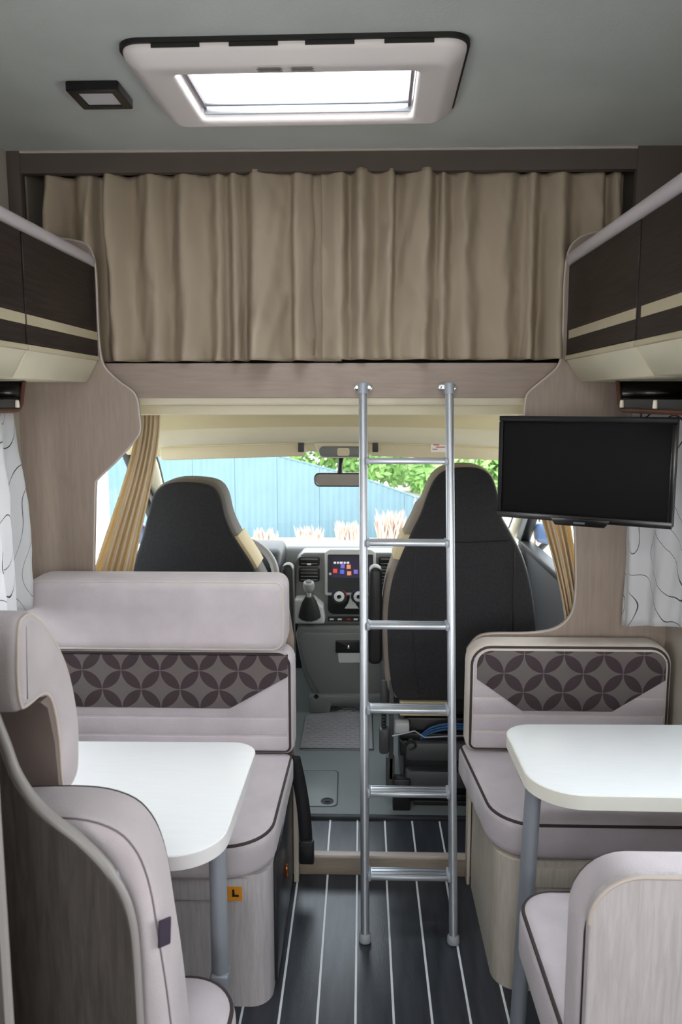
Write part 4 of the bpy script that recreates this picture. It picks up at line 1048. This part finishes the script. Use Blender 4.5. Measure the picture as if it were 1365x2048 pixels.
# lower storage box with drawer and handle
lo_ = rpoly([q(636, 1412), q(800, 1412), q(818, 1262), q(800, 1250), q(598, 1250), q(592, 1268), q(608, 1350)], [0.02, 0.02, 0.02, 0.02, 0.03, 0.03, 0.10])
MB().prism(lo_, 'y', YD - 0.015, YD + 0.16).bevel(0.012, 3, 45).done('storage_box', 'dash_grey', da)
fl_ = rpoly([q(640, 1386), q(800, 1386), q(812, 1275), q(796, 1262), q(606, 1262), q(600, 1275), q(614, 1340)], [0.03, 0.02, 0.02, 0.02, 0.03, 0.02, 0.08])
dr = MB().prism(fl_, 'y', YD - 0.026, YD - 0.014).bevel(0.006, 3, 45).done('storage_flap', 'dash_grey', da)
MB().prism(rpoly([q(672, 1302), q(726, 1302), q(726, 1277), q(672, 1277)], 0.006), 'y', YD - 0.032, YD - 0.025).bevel(0.003, 2, 40).done('latch', 'vent_black', dr)
MB().prism(rpoly([q(678, 1322), q(722, 1322), q(724, 1302), q(676, 1302)], 0.008), 'y', YD - 0.029, YD - 0.0255).bevel(0.002, 1, 40).done('finger_recess', 'dash_light', dr)
c = P(698, 1290, YD)
MB().lathe([(0.008, 0), (0.008, 0.003), (0.005, 0.004)], (c.x, YD - 0.031, c.z), (0, -1, 0), 14).done('lock', 'chrome', dr)
MB().prism(rpoly([q(620, 1418), q(660, 1418), q(664, 1400), q(800, 1398), q(800, 1382), q(620, 1384)], [0.01, 0.01, 0.005, 0, 0, 0.02]), 'y', YD - 0.05, YD + 0.12).bevel(0.006, 2, 40).done('foot_trim', 'dash_grey', da)
c = P(633, 1393, YD - 0.05); MB().lathe([(0.012, 0), (0.010, 0.002)], (c.x, YD - 0.050, c.z), (0, -1, 0), 14).done('bolt_hole', 'vent_black', da)
# gear lever
gp = [q(588, 1238), q(652, 1238), q(648, 1205), q(630, 1190), q(592, 1190)]
gb = MB().prism(rpoly(gp, 0.012), 'y', YD - 0.09, YD + 0.01).bevel(0.010, 3, 40).done('gear_console', 'dash_light', da)
g0 = P(620, 1222, YD - 0.08); g1 = P(618, 1172, YD - 0.14)
MB().tube([g0 + Vector((0, 0, -0.02)), g0 + (g1 - g0) * 0.35, g0 + (g1 - g0) * 0.6], [0.055, 0.035, 0.016], 14).done('gaiter', 'leather_gaiter', gb)
MB().tube([g0 + (g1 - g0) * 0.5, g1], 0.010, 10).done('gear_stick', 'dash_light', gb)
MB().lathe([(0.008, -0.035), (0.022, -0.02), (0.027, 0.0), (0.024, 0.018), (0.012, 0.026)], g1, (0, -0.35, 1), 18).done('gear_knob', 'wheel_grey', gb)
MB().lathe([(0.014, 0.0255), (0.012, 0.028)], g1, (0, -0.35, 1), 16).done('knob_badge', 'dash_dark', gb)

# steering wheel
sw = thing('steering_wheel', 'grey steering wheel half hidden behind the driver seat', 'steering wheel', (-0.55, 3.42, 0.78))
wc = P(468, 1158, 3.42); nrm = Vector((0, -0.86, 0.5)); wx = Vector((1, 0, 0)); wy = nrm.cross(wx).normalized()
if wy.z < 0: wy = -wy
ringp = [wc + (wx * math.cos(a) + wy * math.sin(a)) * 0.185 for a in [2 * PI * k / 48 for k in range(48)]]
MB().tube(ringp, 0.017, 12, True).done('rim', 'wheel_grey', sw)
for a in (0.1, PI - 0.1, -PI / 2):
    MB().tube([wc - nrm.normalized() * 0.02 + (wx * math.cos(a) + wy * math.sin(a)) * r for r in (0.05, 0.18)], [0.028, 0.016], 10, flat=0.5).done('spoke', 'wheel_grey', sw)
MB().lathe([(0.07, -0.04), (0.075, -0.02), (0.06, 0.005), (0.03, 0.012)], wc, nrm, 24).done('hub', 'dash_dark', sw)
MB().tube([wc - nrm.normalized() * 0.03, wc - nrm.normalized() * 0.11], 0.035, 12).done('column', 'dash_dark', sw)

# ================================================================== UNDER THE HEADLINER
vis_s = (('sun_visor', 0.235 - 1.085, -0.235, 'cream sun visor above the driver side of the windscreen'), ('sun_visor', 0.035, 0.60, 'cream sun visor with white warning sticker above the passenger side'))
for nm, x0, x1, lab in vis_s:
    t = thing(nm, lab, 'sun visor', ((x0 + x1) / 2, 3.34, 1.32), 'sun visors')
    b = MB().prism(rpoly([(x0, 1.318 + arch(x0)), (x1, 1.318 + arch(x1)), (x1, 1.372 + arch(x1)), (x0, 1.372 + arch(x0))], 0.014), 'y', 3.345, 3.362).bevel(0.005, 3, 40)
    b.done('panel', 'visor', t)
    tube('pivot', [(x0 + 0.01, 3.353, 1.372 + arch(x0)), (x1 - 0.01, 3.353, 1.372 + arch(x1))], 0.006, 'cab_cream', t, 8)
    cx_ = x1 - 0.02 if x0 < -0.3 else x0 + 0.02
    box('clip', (cx_ - 0.012, 3.336, 1.335), (cx_ + 0.012, 3.346, 1.378), 'dash_dark', t, 0.003)
    if x0 > 0:
        p, qq = P(862, 904, 3.343), P(896, 887, 3.343)
        s_ = MB().box((p.x, 3.3425, p.z), (qq.x, 3.345, qq.z)).done('warning_sticker', 'frame_white', t)
        for k, (a, c) in enumerate(((0.15, 0.5), (0.3, 0.85), (0.1, 0.4))):
            MB().box((p.x + (qq.x - p.x) * a, 3.3418, qq.z - 0.008 - 0.009 * k), (p.x + (qq.x - p.x) * c, 3.3424, qq.z - 0.004 - 0.009 * k)).done('print_line', 'knob_red' if k < 2 else 'print_grey', s_)
rc = thing('roof_console', 'cream roof console with reading lamps above the rear view mirror', 'console', (-0.08, 3.4, 1.30))
p, qq = P(626, 916, 3.36), P(752, 879, 3.36)
MB().prism(rpoly([(p.x + 0.03, p.z), (qq.x - 0.03, p.z), (qq.x, qq.z), (p.x, qq.z)], [0.02, 0.02, 0.01, 0.01]), 'y', 3.36, 3.46).bevel(0.008, 3, 40).done('body', 'cab_cream', rc)
p2, q2 = P(637, 914, 3.356), P(738, 893, 3.356)
MB().prism(rpoly([(p2.x + 0.008, p2.z), (q2.x - 0.008, p2.z), (q2.x, q2.z), (p2.x, q2.z)], 0.018), 'y', 3.350, 3.362).bevel(0.003, 2, 40).done('lamp_panel', 'dash_grey', rc)
MB().prism(rpoly([((p2.x * .62 + q2.x * .38), p2.z + 0.006), ((p2.x * .38 + q2.x * .62), p2.z + 0.006), ((p2.x * .38 + q2.x * .62), q2.z - 0.006), ((p2.x * .62 + q2.x * .38), q2.z - 0.006)], 0.008), 'y', 3.346, 3.352).done('lamp_lens', 'visor', rc)
rm = thing('rear_view_mirror', 'black rimmed rear view mirror hanging in front of the windscreen', 'mirror', (-0.09, 3.46, 1.17))
p, qq = P(627, 974, 3.46), P(737, 946, 3.46)
mo = rpoly([(p.x + 0.005, p.z), (qq.x - 0.005, p.z), (qq.x, qq.z), (p.x, qq.z)], 0.024)
MB().prism(mo, 'y', 3.462, 3.49).bevel(0.008, 3, 40).done('housing', 'plastic_black', rm)
MB().prism(inset(mo, 0.006), 'y', 3.4605, 3.463).done('mirror_glass', 'mirror', rm)
tube('stem', [P(680, 948, 3.475), P(681, 930, 3.47), P(683, 912, 3.45)], [0.012, 0.009, 0.014], 'plastic_black', rm, 10)

# ================================================================== OUTSIDE
GZ = -0.72
struct(box('ground', (-60, -30, GZ - 0.2), (60, 90, GZ), 'ground'))
fe = thing('fence', 'pale blue metal sheet fence with sloping top outside the windscreen', 'fence', (-1.5, 13.1, GZ))
def ftop(x):   # top of the fence falls towards the right
    pts = [(-9, 1.10), (-3.5, 0.86), (-1.67, 0.703), (0.0, 0.27), (0.95, -0.07), (2.2, -0.30)]
    for (a, za), (b_, zb) in zip(pts, pts[1:]):
        if x <= b_: return za + (zb - za) * (x - a) / (b_ - a)
    return -0.30
x = -4.2; W_ = 0.70
while x < 2.1:
    xa, xb_ = x + 0.003, x + W_ - 0.003
    b = MB(); n = 14; A_ = []
    for i in range(n + 1):
        xx = xa + (xb_ - xa) * i / n; yy = 13.1 + (0.018 if i % 2 else 0.0)
        A_.append((b.v((xx, yy, GZ)), b.v((xx, yy, ftop(xx))), b.v((xx, yy + 0.02, GZ)), b.v((xx, yy + 0.02, ftop(xx)))))
    for p_, q_ in zip(A_, A_[1:]):
        b.face([p_[0], q_[0], q_[1], p_[1]]); b.face([p_[2], p_[3], q_[3], q_[2]]); b.face([p_[1], q_[1], q_[3], p_[3]])
    b.done('sheet_panel', 'fence', fe, sm=False)
    box('fence_post', (x - 0.02, 13.145, GZ), (x + 0.02, 13.18, ftop(x) - 0.02), 'fence_cap', fe)
    x += W_
cap = [(xx, 13.12, ftop(xx) + 0.01) for xx in (-4.2, -3.5, -1.67, 0.0, 0.95, 2.1)]
tube('cap_rail', cap, 0.02, 'fence_cap', fe, 6)

def tree(loc, h, rad, n, m, label, seed, squash=1.0, lo=0.35):
    rnd = random.Random(seed)
    t = thing('tree', label, 'tree', loc, 'trees behind the fence')
    bx_, by_, bz_ = loc
    tr = MB(); tr.tube([(bx_, by_, bz_), (bx_ + 0.1, by_, bz_ + h * 0.4), (bx_ - 0.05, by_ + 0.1, bz_ + h * 0.8)], [0.14, 0.10, 0.04], 8)
    for k in range(6):
        a = k * 1.1; z = bz_ + h * (0.35 + 0.08 * k)
        tr.tube([(bx_, by_, z), (bx_ + rad * 0.6 * math.cos(a), by_ + rad * 0.6 * math.sin(a), z + h * 0.18)], [0.05, 0.015], 6)
    tr.done('trunk', 'bark', t)
    cl = [(Vector((rnd.gauss(0, 0.45), rnd.gauss(0, 0.45), rnd.uniform(-0.75, 0.8))), rnd.uniform(0.25, 0.5)) for _ in range(26)]
    vs, fs = [], []
    for k in range(n):
        c, r = rnd.choice(cl)
        d = Vector((rnd.gauss(0, 1), rnd.gauss(0, 1), rnd.gauss(0, 1))).normalized() * r * rnd.uniform(0.6, 1.0)
        p = c + d; p = Vector((bx_ + p.x * rad, by_ + p.y * rad, bz_ + h * (lo + (1 - lo) * 0.5) + p.z * h * (1 - lo) * 0.5 * squash))
        a = Vector((rnd.gauss(0, 1), rnd.gauss(0, 1), rnd.gauss(0, 1))).normalized(); e = a.orthogonal().normalized()
        s = rnd.uniform(0.07, 0.15); i = len(vs)
        vs += [p - a * s, p + e * s * 0.45, p + a * s, p - e * s * 0.45]; fs.append((i, i + 1, i + 2, i + 3))
    o_ = Vector(loc)
    me = D.meshes.new('foliage'); me.from_pydata([tuple(v - o_) for v in vs], [], fs); me.materials.append(MATS[m])
    o = D.objects.new('foliage', me); COL.objects.link(o); o.parent = t; o['kind'] = 'stuff'
tree((0.05, 17.0, GZ), 2.7, 1.15, 8000, 'leaf', 'full green tree behind the fence beside the mirror', 2, lo=0.1)
tree((1.75, 20.0, GZ), 2.0, 1.0, 5000, 'leaf_pale', 'low pale green bush left of the passenger headrest', 5, lo=0.05)
tree((-2.6, 20.0, GZ), 3.2, 1.25, 6000, 'leaf_pale', 'pale green tree rising over the fence left of the mirror', 6, lo=0.1)
tree((3.3, 16.0, GZ), 2.9, 1.0, 5000, 'leaf', 'green tree beside the passenger headrest at the television', 8, lo=0.1)
# tufts of dry grass before the fence
for k, (x, y, h, n) in enumerate([(-1.5, 12.3, 0.30, 120), (-0.8, 12.2, 0.36, 140), (-0.2, 12.1, 0.45, 200), (0.45, 12.0, 0.65, 300), (1.1, 11.9, 0.85, 340), (1.85, 12.0, 1.0, 340), (2.6, 12.1, 1.0, 300)]):
    rnd = random.Random(40 + k); vs, fs = [], []
    for _ in range(n):
        p = Vector((rnd.uniform(-0.18, 0.18), rnd.uniform(-0.18, 0.18), 0)); d = Vector((rnd.uniform(-0.16, 0.16), rnd.uniform(-0.16, 0.16), 1)) * h * rnd.uniform(0.5, 1.0)
        e = Vector((rnd.uniform(-1, 1), rnd.uniform(-1, 1), 0)).normalized() * 0.012; i = len(vs)
        vs += [p - e, p + e, p + d * 0.6 + e * 1.6, p + d + Vector((d.x * 0.5, d.y * 0.5, 0)), p + d * 0.6 - e * 1.6]; fs.append((i, i + 1, i + 2, i + 3, i + 4))
    me = D.meshes.new('dry_grass'); me.from_pydata([tuple(v) for v in vs], [], fs); me.materials.append(MATS['straw'])
    o = D.objects.new('dry_grass', me); COL.objects.link(o); o.location = (x, y, GZ)
    tag(o, 'tuft of dry straw coloured grass in front of the fence', 'grass', 'dry grass tufts')
# neighbouring white building seen through the driver window
wb = thing('white_building', 'white panelled building outside the driver side window', 'building', (-9, 14, GZ))
box('wall', (-14, 13.6, GZ), (-4.3, 18.0, 3.2), 'building_white', wb)
for k in range(8): box('cladding_board', (-14, 13.56, GZ + 0.05 + 0.48 * k), (-4.3, 13.6, GZ + 0.51 + 0.48 * k), 'building_white', wb, 0.01)
# door mirrors of the van
for s, lab in ((-1, 'blue grey door mirror outside the driver window'), (1, 'blue grey door mirror outside the passenger window')):
    xm = -1.125 if s < 0 else 0.93
    t = thing('door_mirror', lab, 'mirror', (xm, 3.9, 0.9), 'door mirrors')
    MB().prism(rpoly([(xm - 0.07, 0.855), (xm + 0.06, 0.835), (xm + 0.035, 0.935), (xm - 0.08, 0.955)], 0.025), 'y', 3.90, 3.97).bevel(0.015, 3, 40).done('housing', 'mirror_blue', t)
    tube('bracket', [(xm + s * 0.0, 3.94, 0.86), (xm - s * 0.06, 3.94, 0.80)], 0.015, 'plastic_black', t, 8)
